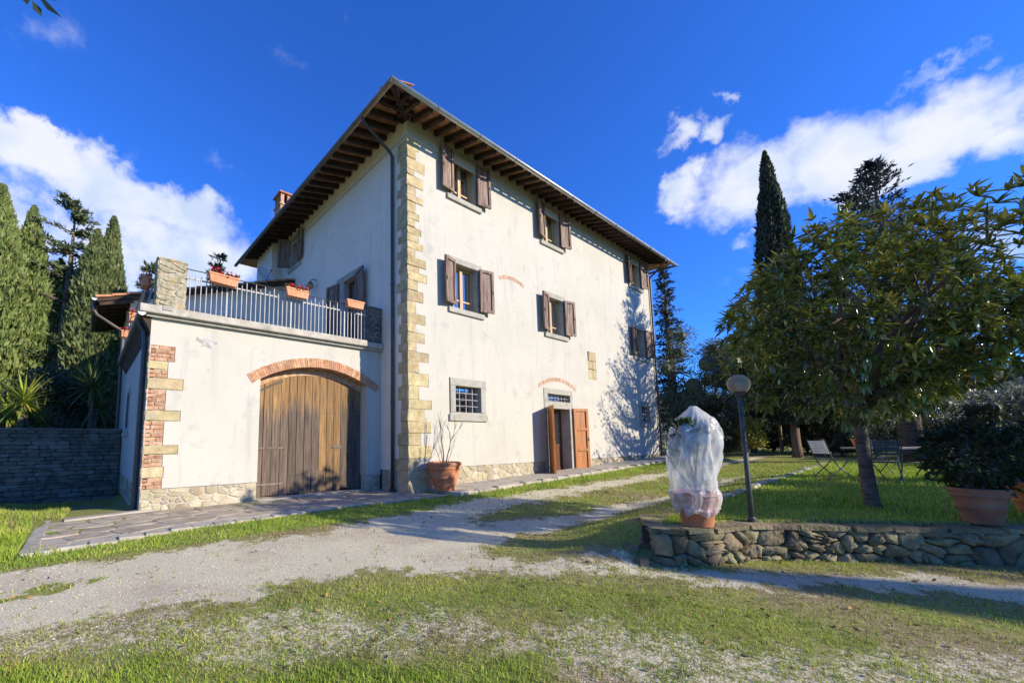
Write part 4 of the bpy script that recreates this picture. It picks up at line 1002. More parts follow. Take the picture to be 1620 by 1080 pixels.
obj('downspout', MB().tube([(-1.17, 0.42, 9.93), (-1.14, 0.43, 9.84), (-0.62, 0.52, 9.66), (-0.14, 0.60, 9.50), (-0.075, 0.61, 9.40), (-0.07, 0.61, 5.0), (-0.07, 0.61, 2.4), (-0.07, 0.61, 0.06)], 0.047, 10), COPPER, house, smooth=True)
for a, b in ((2.28, 2.40), (5.6, 5.66), (7.9, 7.96)): obj('pipe_collar', MB().tube([(-0.07, 0.61, a), (-0.07, 0.61, b)], 0.056, 10), COPPER, house)
obj('pipe_shoe', MB().box(-0.14, 0.0, 0.54, 0.68, 0.02, 0.07), COPPER, house)
obj('downspout', MB().tube([(14.95, -0.976, 9.95), (14.97, -0.94, 9.86), (15.26, -0.30, 9.50), (15.33, -0.09, 9.42), (15.34, -0.075, 9.3), (15.30, -0.075, 5.0), (15.26, -0.075, 0.5)], 0.045, 10), COPPER, house, smooth=True)
# left side door with shutters, upper window
def side_frame(y0, y1, z0, z1, nm, mat):
    m_ = MB(); m_.box(0.2, 0.26, y0, y0 + 0.08, z0, z1).box(0.2, 0.26, y1 - 0.08, y1, z0, z1).box(0.2, 0.26, y0 + 0.08, y1 - 0.08, z1 - 0.08, z1).box(0.2, 0.26, (y0 + y1) / 2 - 0.05, (y0 + y1) / 2 + 0.05, z0, z1 - 0.08)
    o = obj(nm, m_, mat, house); obj('pane', MB().box(0.225, 0.235, y0 + 0.08, y1 - 0.08, z0, z1 - 0.08), GLASS, o); obj('dark_room', MB().box(0.30, 0.32, y0 - 0.1, y1 + 0.1, z0, z1 + 0.1), DARK, o)
    return o
o = side_frame(2.63, 3.50, 4.06, 6.60, 'terrace_door', DOORD)
q = MB(); block(q, -0.03, 0.2, 2.45, 3.98, 6.60, 6.80, 0.006, rnd, 0.002); obj('lintel', q, GREYST, o)
for a, b in ((2.45, 2.63), (3.50, 3.72)):
    q = MB(); block(q, -0.025, 0.22, a, b, 4.06, 6.60, 0.006, rnd, 0.002); obj('jamb', q, GREYST, o)
shutter(-0.05, 2.58, -0.10, -0.56, 0.62, 4.10, 6.62, -1, 0); shutter(-0.05, 3.78, -0.12, 0.7, 0.62, 4.10, 6.62, -1, 0)
o = side_frame(7.40, 8.18, 8.68, 9.95, 'side_window', SASH)
q = MB(); block(q, -0.06, 0.2, 7.12, 8.46, 8.52, 8.68, 0.008, rnd, 0.002); obj('sill', q, GREYST, o)
q = MB(); block(q, -0.025, 0.2, 7.25, 8.30, 9.95, 10.10, 0.006, rnd, 0.002); obj('lintel', q, GREYST, o)
for a, b in ((7.25, 7.40), (8.18, 8.30)):
    q = MB(); block(q, -0.02, 0.22, a, b, 8.68, 9.95, 0.006, rnd, 0.002); obj('jamb', q, GREYST, o)
shutter(-0.05, 7.36, -0.07, -0.5, 0.5, 8.72, 9.97, -1, 0); shutter(-0.05, 8.28, -0.40, 0.25, 0.5, 8.72, 9.97, -0.4, -1)
# side wall lamp
q = MB(); q.tube([(-0.02, 5.6, 7.32), (-0.16, 5.62, 7.36), (-0.24, 5.66, 7.26)], 0.018, 6).lathe([(0.02, 0.06), (0.09, 0.0), (0.10, -0.03)], (-0.24, 5.66, 7.2), 12)
wl_ = thing('wall_lamp', (-0.05, 5.62, 7.2), 'round glass wall lamp on the shaded side of the house', 'lamp')
obj('bracket', q, IRON, wl_); obj('globe', MB().ball((-0.24, 5.66, 7.09), 0.13, n=14, m_=9), GLOBE, wl_, smooth=True)
# chimney
ch = thing('brick_chimney', (0.75, 11.1, 10.6), 'old brick chimney with tiled cap rising above the left roof slope', 'chimney')
cx, cy_ = 0.75, 11.1; q = MB()
q.box(cx - 0.42, cx + 0.42, cy_ - 0.42, cy_ + 0.42, 10.55, 12.95).box(cx - 0.47, cx + 0.47, cy_ - 0.47, cy_ + 0.47, 12.95, 13.03); obj('stack', q, BRICK, ch)
for a in (-1, 0, 1):
    for b in (-1, 0, 1):
        if a or b: obj('cap_pillar', MB().box(cx + a * 0.33 - 0.08, cx + a * 0.33 + 0.08, cy_ + b * 0.33 - 0.08, cy_ + b * 0.33 + 0.08, 13.03, 13.55), BRICK, ch)
obj('flue', MB().box(cx - 0.2, cx + 0.2, cy_ - 0.2, cy_ + 0.2, 13.03, 13.5), DARK, ch)
q = MB(); q.box(cx - 0.5, cx + 0.5, cy_ - 0.5, cy_ + 0.5, 13.55, 13.62); q.add([(cx - .46, cy_ - .46, 13.62), (cx + .46, cy_ - .46, 13.62), (cx + .46, cy_ + .46, 13.62), (cx - .46, cy_ + .46, 13.62), (cx, cy_, 13.82)], [(0, 1, 4), (1, 2, 4), (2, 3, 4), (3, 0, 4)]); obj('cap', q, TERRA, ch)

# ================================================================== GARAGE AND TERRACE
GY0, GX0 = 1.27, -5.54
gar = thing('garage_annex', (-2.8, GY0, 0), 'low cream garage wing with arched plank gate and terrace on top', 'garage')
FG = Frame((0, GY0, 0), (1, 0, 0), (0, 0, 1), (0, -1, 0))
# gate arch geometry: brick ring springs at z 2.66
AC, AS, AH, AR = -1.85, 2.66, 1.67, 0.53
Rr = (AH * AH + AR * AR) / (2 * AR); azc = AS + AR - Rr
def arch_z(x): return azc + math.sqrt(max(Rr * Rr - (x - AC) ** 2, 0))
JL, JR = -3.34, -0.46
ghole = [(JL, JR, 0.3, 3.25, 0.45)]
bq = [(3.28, 2.96, -5.09, 'b'), (2.96, 2.78, -5.20, 's'), (2.78, 2.62, -5.20, 'b'), (2.62, 2.38, -4.91, 's'), (2.38, 1.97, -5.21, 'b'), (1.97, 1.75, -4.93, 's'), (1.75, 1.27, -5.21, 'b'), (1.27, 1.08, -4.94, 's'), (1.08, .85, -5.20, 'b'), (.85, .62, -5.17, 's'), (.62, .42, -5.19, 'b')]
for zt_, zb_, xr, kd in bq: ghole.append((GX0, xr, zb_, zt_, 0.08))
mb = MB(); panel(mb, FG, GX0, 0.0, 0.42, 3.90, ghole)
# spandrel between the arch and the square recess top
N_ = 28
for i in range(N_):
    a, b = JL + (JR - JL) * i / N_, JL + (JR - JL) * (i + 1) / N_; za, zb_ = arch_z(a) + 0.04, arch_z(b) + 0.04
    mb.add([(a, GY0, za), (b, GY0, zb_), (b, GY0, 3.25), (a, GY0, 3.25)], [(0, 1, 2, 3)])
    mb.add([(a, GY0, za), (b, GY0, zb_), (b, GY0 + 0.45, zb_), (a, GY0 + 0.45, za)], [(0, 1, 2, 3)])
mb.box(GX0 + 0.001, GX0 + 0.02, GY0 + 0.004, 12.0, 0.42, 3.9)
obj('wall', mb, STUC, gar)
obj('wall_core', MB().box(GX0 + 0.10, -0.02, GY0 + 0.47, 8.1, -0.2, 3.86).box(GX0 + 0.10, JL - 0.03, GY0 + 0.09, GY0 + 0.47, -0.2, 3.86), DARK, gar)
sca = [FG(-4.52 + (0.17 + 0.05 * math.sin(3 * a + 1) + 0.035 * math.sin(7 * a)) * math.cos(a) - 0.06 * math.sin(a), 3.45 + (0.13 + 0.04 * math.cos(2 * a) + 0.025 * math.sin(5 * a + 2)) * math.sin(a), 0.004) for a in [2 * math.pi * k / 40 for k in range(40)]]
obj('plaster_scar', MB().add(sca, [tuple(range(39, -1, -1))]), nmat('bare_render', (0.26, 0.255, 0.24), (0.50, 0.48, 0.44), 9, 8, 0.95, 0.8, 40), gar, 'grey patch where the plaster has flaked off')
obj('plinth_mortar', MB().box(GX0, JL - 0.005, GY0 + 0.03, GY0 + 0.3, -0.2, 0.425), MORT, gar)
obj('plinth_mortar', MB().box(GX0 + 0.03, GX0 + 0.3, GY0 + 0.31, 9, -0.2, 0.42), MORT, gar)
obj('plinth_mortar', MB().box(JR + 0.005, 0.0, GY0 + 0.03, GY0 + 0.3, -0.2, 0.43), MORT, gar)
stones('plinth_stone', Frame((0, GY0 + 0.03, 0), (1, 0, 0), (0, 0, 1), (0, -1, 0)), voronoi(GX0, JL - 0.01, -0.02, 0.42, 34, 1.6, 13), RUB, gar, 0.030, 0.020, 14)
stones('plinth_stone', Frame((0, GY0 + 0.03, 0), (1, 0, 0), (0, 0, 1), (0, -1, 0)), voronoi(JR + 0.02, -0.01, -0.02, 0.54, 8, 1.3, 15), RUB, gar, 0.030, 0.020, 16)
stones('plinth_stone', Frame((GX0 + 0.03, 0, 0), (0, 1, 0), (0, 0, 1), (-1, 0, 0)), voronoi(GY0, 7.5, -0.05, 0.42, 50, 1.8, 17), RUB, gar, 0.030, 0.020, 18)
obj('corner_mortar', MB().box(GX0 + 0.012, -4.86, GY0 + 0.02, GY0 + 0.09, 0.42, 3.29).box(GX0 + 0.012, GX0 + 0.1, GY0 + 0.02, GY0 + 0.5, 0.42, 3.29), MORT, gar)
for zt_, zb_, xr, kd in bq:
    if kd == 's':
        q = MB(); block(q, GX0 - 0.012, xr - 0.01, GY0 - 0.006, GY0 + 0.3, zb_ + 0.008, zt_ - 0.008, 0.02, rnd, 0.008); obj('corner_stone', q, SAND, gar)
    else:
        nc = max(2, round((zt_ - zb_) / 0.075)); hh = (zt_ - zb_) / nc
        for c in range(nc):
            x = GX0 - 0.006 - rnd.uniform(0, 0.012); cut = rnd.uniform(0.10, 0.25)
            while x < xr - 0.02:
                x2 = min(x + cut, xr - 0.004)
                if xr - x2 < 0.05: x2 = xr - 0.004
                q = MB(); block(q, x, x2 - 0.008, GY0 + rnd.uniform(-0.004, 0.010), GY0 + 0.12, zb_ + c * hh + 0.005, zb_ + (c + 1) * hh - 0.006, 0.006, rnd, 0.004); obj('brick', q, BRICK, gar)
                x = x2; cut = rnd.uniform(0.2, 0.27)
ring, _, _, _ = brick_arch(AC, AS, AH, AR, 0.225, 62, GY0 - 0.012, GY0 + 0.40, gar, 'gate_brick_arch')
# plank gate, hung below a shallow brick band
q = MB()
for i in range(N_):
    a, b = JL + (JR - JL) * i / N_, JL + (JR - JL) * (i + 1) / N_
    q.add([(a, GY0 + 0.315, arch_z(a) - 0.175), (b, GY0 + 0.315, arch_z(b) - 0.175), (b, GY0 + 0.315, arch_z(b) + 0.06), (a, GY0 + 0.315, arch_z(a) + 0.06), (a, GY0 + 0.42, arch_z(a) - 0.175), (b, GY0 + 0.42, arch_z(b) - 0.175)], [(0, 1, 2, 3), (4, 5, 1, 0)])
obj('inner_brick_band', q, BRICK, gar)
GYP = GY0 + 0.33
gate = obj('gate_frame', MB().box(JL, JR, GYP + 0.045, GYP + 0.09, 0.45, 0.62).box(JL, JR, GYP + 0.045, GYP + 0.09, 1.10, 1.24).box(JL, JR, GYP + 0.045, GYP + 0.09, 2.0, 2.14), OAKP, gar)
npl = 14; pw = (JR - JL) / npl
for i in range(npl):
    a, b = JL + pw * i + 0.007, JL + pw * (i + 1) - 0.007; zl, zr_ = arch_z(a) - 0.17, arch_z(b) - 0.17; zb_ = 0.03 + rnd.uniform(0, 0.03); off = rnd.uniform(-0.006, 0.006)
    if i == 11: zb_ += 0.05
    y0_, y1_ = GYP + off, GYP + 0.045
    q = MB().add([(a, y0_, zb_), (b, y0_, zb_), (b, y1_, zb_), (a, y1_, zb_), (a, y0_, zl), (b, y0_, zr_), (b, y1_, zr_), (a, y1_, zl)], [(0, 3, 2, 1), (4, 5, 6, 7), (0, 1, 5, 4), (1, 2, 6, 5), (2, 3, 7, 6), (3, 0, 4, 7)])
    obj('plank', q, GATE_NEW if i in (8, 9, 10) else GATE_OLD, gate)
q = MB()
for i in range(npl):
    for z in (1.17, 2.07, 0.54):
        for k in (0.3, 0.7): q.ball((JL + pw * (i + k), GYP - 0.008, z + rnd.uniform(-0.008, 0.008)), 0.011, n=6, m_=4)
obj('nail', q, IRONL, gate, kind='stuff')
for a, b, c_ in ((0.75, 1.145, 1.195), (0.70, 0.30, 0.345)): obj('strap', MB().box(JL + 0.02, JL + a, GYP - 0.018, GYP - 0.007, b, c_), OAKP, gate)
obj('strap', MB().box(-1.32, -1.05, GYP - 0.02, GYP - 0.008, 0.30, 0.35), OAKP, gate); obj('strap', MB().box(-1.32, -1.05, GYP - 0.02, GYP - 0.008, 1.14, 1.20), OAKP, gate)
pts = [(JL + 0.02 + 0.62 * t, GYP - 0.02, arch_z(JL + 0.02 + 0.62 * t) - 0.25 - 0.06 * (1 - t)) for t in [k / 8 for k in range(9)]]
obj('bent_iron_strip', MB().tube(pts, 0.022, 5), IRON, gate)
obj('threshold', MB().box(JL, JR, GY0 - 0.02, GY0 + 0.4, -0.1, 0.03), CONC, gar)
# terrace slab
q = MB(); block(q, -5.76, -0.56, GY0 - 0.20, GY0 + 0.5, 3.89, 4.05, 0.01, rnd, 0.003); block(q, -0.558, -0.003, GY0 - 0.17, GY0 + 0.5, 3.89, 4.03, 0.01, rnd, 0.003)
obj('terrace_slab', q, SLABM, gar)
q = MB(); q.box(-5.76, -0.003, GY0 + 0.505, 8.08, 3.89, 4.04); obj('terrace_floor', q, SLABM, gar)
q = MB().box(-5.64, -0.02, GY0 - 0.10, GY0 - 0.001, 3.83, 3.89); obj('slab_moulding', q, SLABM, gar)
obj('slab_bracket', MB().box(-5.38, -5.20, GY0 - 0.215, GY0 - 0.1, 3.97, 4.055), GREYST, gar)
obj('eave_board', MB().add([(-5.70, GY0 - 0.02, 3.82), (GX0 - 0.002, GY0 - 0.02, 3.52), (GX0 - 0.002, 7.9, 3.52), (-5.70, 7.9, 3.82), (-5.70, GY0 - 0.02, 3.885), (GX0 - 0.002, GY0 - 0.02, 3.885), (GX0 - 0.002, 7.9, 3.885), (-5.70, 7.9, 3.885)], [(0, 3, 2, 1), (4, 5, 6, 7), (0, 1, 5, 4), (1, 2, 6, 5), (2, 3, 7, 6), (3, 0, 4, 7)]), RAFT, gar)
sg = obj('side_gutter', MB().gutter((-5.72, GY0 - 0.16, 3.88), (-5.72, 7.9, 3.86), 0.07), GUTD, gar)
obj('gutter_end', MB().add([(-5.72 + 0.068 * math.cos(a), GY0 - 0.165, 3.875 - 0.068 * math.sin(a)) for a in [math.pi * k / 8 for k in range(9)]], [tuple(range(9))]), ZINC, sg)
obj('downspout', MB().tube([(-5.72, 1.62, 3.82), (-5.70, 1.62, 3.72), (-5.62, 1.60, 3.60), (-5.60, 1.60, 3.4), (-5.60, 1.60, 0.02)], 0.052, 8), COPPER, gar)
# side window and drip board of the left wall
q = MB(); q.box(GX0 - 0.012, GX0 + 0.0, 5.4, 6.4, 1.62, 2.85); sw = obj('side_window', q, GREYST, gar); obj('pane', MB().box(GX0 - 0.02, GX0 - 0.013, 5.55, 6.25, 1.75, 2.72), GLASS, sw)
obj('sill', MB().box(GX0 - 0.08, GX0 + 0.0, 5.35, 6.45, 1.50, 1.615), GREYST, sw)
# stone end pillars
def pillar(x0, x1, y0, y1, z0, z1, label, mat, seed):
    p = obj('terrace_pillar', MB().box(x0 + 0.02, x1 - 0.02, y0 + 0.02, y1 - 0.02, z0, z1 - 0.01), MORT, None, label, 'pillar', 'stone terrace pillars', loc=(x0, y0, z0))
    for fr_, a, b in ((Frame((x0, y0 + 0.02, 0), (1, 0, 0), (0, 0, 1), (0, -1, 0)), 0, x1 - x0), (Frame((x0 + 0.02, y0, 0), (0, 1, 0), (0, 0, 1), (-1, 0, 0)), 0, y1 - y0), (Frame((x1 - 0.02, y0, 0), (0, 1, 0), (0, 0, 1), (1, 0, 0)), 0, y1 - y0)):
        stones('stone', fr_, voronoi(a, b, z0, z1 - 0.05, 13, 1.7, seed), mat, p, 0.02, 0.025, seed); seed += 1
    q = MB(); block(q, x0 - 0.01, x1 + 0.01, y0 - 0.01, y1 + 0.01, z1 - 0.06, z1, 0.025, random.Random(seed), 0.012); obj('cap_stone', q, mat, p)
pillar(-5.50, -4.96, GY0 - 0.04, GY0 + 0.36, 4.05, 5.12, 'rough pillar with orange lichen at the left end of the terrace railing', LICHEN, 31)
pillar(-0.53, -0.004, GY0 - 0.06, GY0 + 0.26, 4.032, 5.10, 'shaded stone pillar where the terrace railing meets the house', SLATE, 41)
# railing
ral = thing('terrace_railing', (-2.75, GY0, 4.05), 'grey painted metal railing with upright bars along the terrace edge', 'railing')
ry = GY0 - 0.06
obj('top_rail', MB().tube([(-4.97, ry, 4.98), (-0.52, ry, 4.99)], 0.011, 6), IRON, ral)
obj('lower_rail', MB().bar((-4.97, ry, 4.78), (-0.52, ry, 4.79), 0.02, 0.03), RAILM, ral)
nb = 42
for i in range(nb):
    x = -4.90 + (4.30) * i / (nb - 1); tall = i % 2 == 1; zt_ = 4.93 if tall else 4.84
    q = MB(); wv = 0.016 if i % 14 != 7 else 0.032
    q.bar((x, ry - 0.022, 4.05), (x, ry - 0.022, zt_), wv, wv, up=(0, 1, 0)); q.add([(x - wv / 2, ry - 0.022 - wv / 2, zt_), (x + wv / 2, ry - 0.022 - wv / 2, zt_), (x + wv / 2, ry - 0.022 + wv / 2, zt_), (x - wv / 2, ry - 0.022 + wv / 2, zt_), (x, ry - 0.022, zt_ + 0.05)], [(0, 1, 4), (1, 2, 4), (2, 3, 4), (3, 0, 4)])
    obj('baluster', q, RAILM, ral)
rl2 = thing('side_railing', (-5.6, 4.5, 4.05), 'thin metal railing along the left side of the terrace', 'railing')
obj('top_rail', MB().tube([(-5.58, 1.7, 4.95), (-5.58, 7.9, 4.95)], 0.012, 6), IRON, rl2); obj('lower_rail', MB().tube([(-5.58, 1.7, 4.6), (-5.58, 7.9, 4.6)], 0.010, 6), IRON, rl2)
for i in range(21): obj('baluster', MB().tube([(-5.58, 1.75 + 0.3 * i, 4.04), (-5.58, 1.75 + 0.3 * i, 4.95)], 0.009, 5), IRON, rl2)
obj('brace', MB().bar((-5.62, 1.45, 4.06), (-5.52, 1.75, 4.6), 0.03), ZINC, rl2)
# flower boxes
def flower_box(c, w, label, flowers, rz=0.0, tilt=0.0, deep=0.19, h=0.20, seed=1):
    rr = random.Random(seed); t = thing('flower_box', c, label, 'flower box', 'flower boxes on the terrace railings')
    t.rotation_euler = (0, tilt, rz)
    wb = w * 0.84; db = deep * 0.8; th = 0.012
    q = MB()
    def ringv(a, b, z): return [(c[0] - a / 2, c[1] - b / 2, c[2] + z), (c[0] + a / 2, c[1] - b / 2, c[2] + z), (c[0] + a / 2, c[1] + b / 2, c[2] + z), (c[0] - a / 2, c[1] + b / 2, c[2] + z)]
    L_ = [ringv(wb, db, 0), ringv(w - 0.03, deep - 0.03, h - 0.035), ringv(w, deep, h - 0.035), ringv(w, deep, h), ringv(w - 2 * th, deep - 2 * th, h), ringv(wb - 2 * th, db - 2 * th, th)]
    vs_ = [p for r_ in L_ for p in r_]; fs = [(3, 2, 1, 0)]
    for i in range(5):
        for k in range(4): fs.append((4 * i + k, 4 * i + (k + 1) % 4, 4 * i + 4 + (k + 1) % 4, 4 * i + 4 + k))
    fs.append((20, 21, 22, 23)); q.add(vs_, fs); obj('trough', q, BOXT, t)
    rb = MB(); n = 3
    for i in range(1, 4):
        f = i / 4; a = wb + (w - 0.03 - wb) * f; b = db + (deep - 0.03 - db) * f; z = c[2] + (h - 0.035) * f
        rb.box(c[0] - a / 2, c[0] + a / 2, c[1] - b / 2 - 0.005, c[1] - b / 2 + 0.004, z - 0.006, z + 0.006)
    for i in range(1, 5):
        x = -0.5 + i / 5; rb.bar((c[0] + wb * x, c[1] - db / 2 - 0.003, c[2] + 0.01), (c[0] + (w - 0.03) * x, c[1] - (deep - 0.03) / 2 - 0.003, c[2] + h - 0.04), 0.008, 0.008, up=(0, 1, 0))
    obj('moulding', rb, BOXT, t)
    obj('soil', MB().box(c[0] - w / 2 + 0.03, c[0] + w / 2 - 0.03, c[1] - deep / 2 + 0.03, c[1] + deep / 2 - 0.03, c[2] + h - 0.05, c[2] + h - 0.03), SOIL, t)
    for s_ in (-0.3, 0.3):
        hk = MB(); hk.tube([(c[0] + s_ * w, c[1] + deep / 2, c[2] + h), (c[0] + s_ * w, c[1] + deep / 2 + 0.04, c[2] + h + 0.03), (c[0] + s_ * w, c[1] + deep / 2 + 0.02, c[2] + 0.02), (c[0] + s_ * w, c[1] - deep / 3, c[2] - 0.008)], 0.006, 5); obj('hook', hk, IRON, t)
    if flowers:
        rg_ = np.random.default_rng(seed); n = flowers; P = np.stack([c[0] + rg_.uniform(-w / 2, w / 2, n), c[1] + rg_.uniform(-deep / 2, deep / 2, n), c[2] + h + rg_.uniform(0.0, 0.10, n)], 1)
        V, F = leaf_cards(P + rg_.normal(0, 0.01, P.shape), rg_.normal(size=(n, 3)) + [0, 0, 0.6], 0.05, 0.05, rg_); npobj('blossom', V, F, SEPAL, t, kind='stuff')
        n2 = flowers * 2; P = np.stack([c[0] + rg_.uniform(-w / 2, w / 2, n2), c[1] + rg_.uniform(-deep / 2, deep / 2, n2), c[2] + h + rg_.uniform(-0.04, 0.05, n2)], 1)
        V, F = leaf_cards(P, rg_.normal(size=(n2, 3)) + [0, 0, 0.8], 0.06, 0.045, rg_); npobj('foliage', V, F, OAKL, t, kind='stuff')
    st = MB()
    for i in range(8):
        x = c[0] + rr.uniform(-w / 2 + 0.04, w / 2 - 0.04); y = c[1] + rr.uniform(-0.04, 0.04); st.tube([(x, y, c[2] + h - 0.05), (x + rr.uniform(-.03, .03), y, c[2] + h + rr.uniform(0.02, 0.09 if flowers else 0.03))], 0.004, 4)
    obj('stem', st, TWIG, t)
    return t
flower_box((-4.29, GY0 - 0.22, 4.74), 0.62, 'large terracotta flower box with geraniums near the lichen covered pillar', 70, 0.0, 0.05, seed=3)
flower_box((-2.61, GY0 - 0.22, 4.81), 0.60, 'terracotta flower box full of red geraniums on the middle of the railing', 110, seed=4)
flower_box((-1.00, GY0 - 0.22, 4.86), 0.54, 'terracotta flower box without blooms at the house end of the railing', 0, seed=5)
flower_box((-5.63, 1.95, 4.64), 0.42, 'small flower box hanging behind the left side of the lichen pillar', 40, R(90), seed=6)
flower_box((-5.68, 4.3, 4.42), 0.42, 'flower box on the side railing just above the garage gutter end', 45, R(90), seed=7)
flower_box((-5.70, 7.0, 4.55), 0.42, 'farthest flower box on the side railing below the tiled roof', 40, R(90), seed=8)

# ---- rear annex with lean-to tiled roof behind the terrace
anx = thing('rear_annex', (-2.8, 8.1, 4), 'lower rear wing with lean-to tiled roof behind the terrace', 'building')
sl = (8.02 - 5.86) / 6.45
rfz = lambda x: 5.86 + (x + 6.45) * sl
q = MB(); q.add([(GX0, 8.1, 3.9), (-0.003, 8.1, 3.9), (-0.003, 8.1, rfz(0) - 0.08), (GX0, 8.1, rfz(GX0) - 0.08), (GX0, 12.2, 3.9), (-0.003, 12.2, 3.9), (-0.003, 12.2, rfz(0) - 0.08), (GX0, 12.2, rfz(GX0) - 0.08)],
                [(0, 1, 2, 3), (5, 4, 7, 6), (4, 0, 3, 7), (3, 2, 6, 7)]); obj('wall', q, STUC_SHADE, anx)
q = MB(); q.add([(-6.42, 7.74, rfz(-6.42) - 0.10), (0.0 - 0.003, 7.74, rfz(0) - 0.10), (-0.003, 9.34, rfz(0) - 0.10), (-6.42, 12.6, rfz(-6.42) - 0.10),
                 (-6.42, 7.74, rfz(-6.42)), (-0.003, 7.74, rfz(0)), (-0.003, 9.34, rfz(0)), (-6.42, 12.6, rfz(-6.42))], [(0, 3, 2, 1), (4, 5, 6, 7), (0, 1, 5, 4), (1, 2, 6, 5), (2, 3, 7, 6), (3, 0, 4, 7)]); obj('roof_deck', q, RAFT, anx)
k = 0
for j in range(5):
    for i in range(16):
        x0_ = -6.46 + i * 0.405; x1_ = x0_ + 0.45; y = 7.80 + j * 0.22
        if x1_ > -0.02: x1_ = -0.02
        q = MB(); half_tile(q, (x0_, y, rfz(x0_) + 0.045 + rnd.uniform(0, .012)), (x1_, y + rnd.uniform(-.015, .015), rfz(x1_) + 0.025), 0.105, 0.085, 5); 
        q.add([(v[0], v[1], v[2] - 0.016) for v in q.v], [tuple(reversed(f)) for f in q.f]); nn = 12
        for a in range(5): q.f.append((a + 1, a, nn + a, nn + a + 1))
        obj('roof_tile', q, TERRA, anx)
for i in range(9):
    y = 7.85 + i * 0.5; obj('rafter', MB().bar((-6.36, y, rfz(-6.36) - 0.16), (GX0 + 0.05, y, rfz(GX0) - 0.16), 0.09, 0.11), RAFT, anx)
g_ = obj('gutter', MB().gutter((-6.50, 7.72, 5.86), (-6.50, 12.5, 5.84), 0.075), GUTD, anx)
obj('gutter_end', MB().add([(-6.50 + 0.073 * math.cos(a), 7.715, 5.857 - 0.073 * math.sin(a)) for a in [math.pi * k_ / 8 for k_ in range(9)]], [tuple(range(9))]), ZINC, g_)
obj('downspout', MB().tube([(-6.50, 8.1, 5.80), (-6.48, 8.1, 5.55), (-6.40, 8.1, 5.42), (-5.78, 8.15, 5.05), (-5.68, 8.15, 4.9), (-5.66, 8.15, 0.3)], 0.05, 8), COPPER, anx)
obj('door', MB().box(-2.6, -1.7, 8.07, 8.099, 4.05, 6.1), DOORD, anx)
# satellite dish on the annex roof
dsh = thing('satellite_dish', (-1.15, 8.3, 7.55), 'small satellite dish standing on the annex roof under the eaves', 'satellite dish')
dc = Vector((-1.15, 8.2, 8.15)); dn_ = Vector((0.35, -0.9, 0.35)).normalized(); da = dn_.cross(Vector((0, 0, 1))).normalized(); db_ = da.cross(dn_)
q = MB(); vs_ = []; fs = []
for i in range(7):
    rr_ = 0.33 * i / 6
    for k in range(20): vs_.append(dc + da * rr_ * math.cos(k * math.pi / 10) + db_ * rr_ * 1.08 * math.sin(k * math.pi / 10) + dn_ * (rr_ ** 2 * 0.55))
for i in range(6):
    for k in range(20): fs.append((i * 20 + k, i * 20 + (k + 1) % 20, i * 20 + 20 + (k + 1) % 20, i * 20 + 20 + k))
q.add(vs_, fs); obj('reflector', q, WHITEM, dsh, smooth=True)
obj('mast', MB().tube([(-1.15, 8.33, 7.5), (-1.15, 8.33, 8.2)], 0.022, 7), ZINC, dsh)
obj('feed_arm', MB().tube([dc - db_ * 0.33, dc + dn_ * 0.42 - db_ * 0.12], 0.012, 6).ball(tuple(dc + dn_ * 0.44 - db_ * 0.1), 0.04, n=8, m_=6), IRON, dsh)

# ================================================================== PAVING
pav = obj('garage_pavement', MB().add([(-6.95, -1.50, 0.0), (-5.07, -1.02, 0.0), (-2.0, -0.80, 0.0), (0.55, -0.95, 0.0), (0.55, 0.0, 0.0), (0.0, 0.04, 0.0), (0.0, 1.3, 0.0), (-5.54, 1.3, 0.0), (-7.0, 1.3, 0.0)] +
          [(-6.95, -1.50, -0.3), (-5.07, -1.02, -0.3), (-2.0, -0.80, -0.3), (0.55, -0.95, -0.3), (0.55, 0.0, -0.3), (0.0, 0.04, -0.3), (0.0, 1.3, -0.3), (-5.54, 1.3, -0.3), (-7.0, 1.3, -0.3)],
          [tuple(range(9))] + [(i, 9 + i, 9 + (i + 1) % 9, (i + 1) % 9) for i in range(9)]), CONC, kind='structure', label='crazy paved apron in front of the garage gate', cat='pavement')
def pav_skip(u, v):
    fr_ = float(np.interp(u, [-6.95, -5.07, -2.0, 0.4], [-1.50, -1.02, -0.80, -0.95]))
    return v < fr_ + 0.22 or (u < -6.72) or (u > -0.1 and v > -0.15) or (abs(v - (0.98 + (u + 6.63) * 0.28)) < 0.10 and u < -5.3) or v > 1.18
stones('flagstone', Frame((0, 0, 0.0), (1, 0, 0), (0, 1, 0), (0, 0, 1)), voronoi(-6.9, 0.5, -1.4, 1.2, 105, 1.35, 51), FLAG, pav, 0.035, 0.012, 52, 0.12, skip=pav_skip, back=0.02, round_=0.10)
q = MB()
for i in range(24):
    t = i / 23; x = -6.95 + 7.4 * t; x2 = x + 0.315; f0 = float(np.interp(x, [-6.95, -5.07, -2.0, 0.4], [-1.50, -1.02, -0.80, -0.95])); 
    q = MB(); block(q, x, x2 - 0.012, f0 - 0.02, f0 + 0.19, -0.12, 0.022 + rnd.uniform(-0.006, 0.006), 0.012, rnd, 0.006); obj('edge_block', q, CONC, pav)
q = MB(); block(q, -6.97, -6.80, -1.27, 1.3, -0.1, 0.006, 0.015, rnd, 0.01); obj('edge_block', q, CONC, pav)
q = MB().add([(-6.62, 0.90, 0.035), (-5.3, 1.24, 0.035), (-5.3, 1.42, 0.035), (-6.62, 1.12, 0.035), (-6.62, 0.90, -0.1), (-5.3, 1.24, -0.1), (-5.3, 1.42, -0.1), (-6.62, 1.12, -0.1)], [(0, 1, 2, 3), (0, 4, 5, 1), (1, 5, 6, 2), (2, 6, 7, 3), (3, 7, 4, 0)]); obj('concrete_strip', q, CONC, pav)
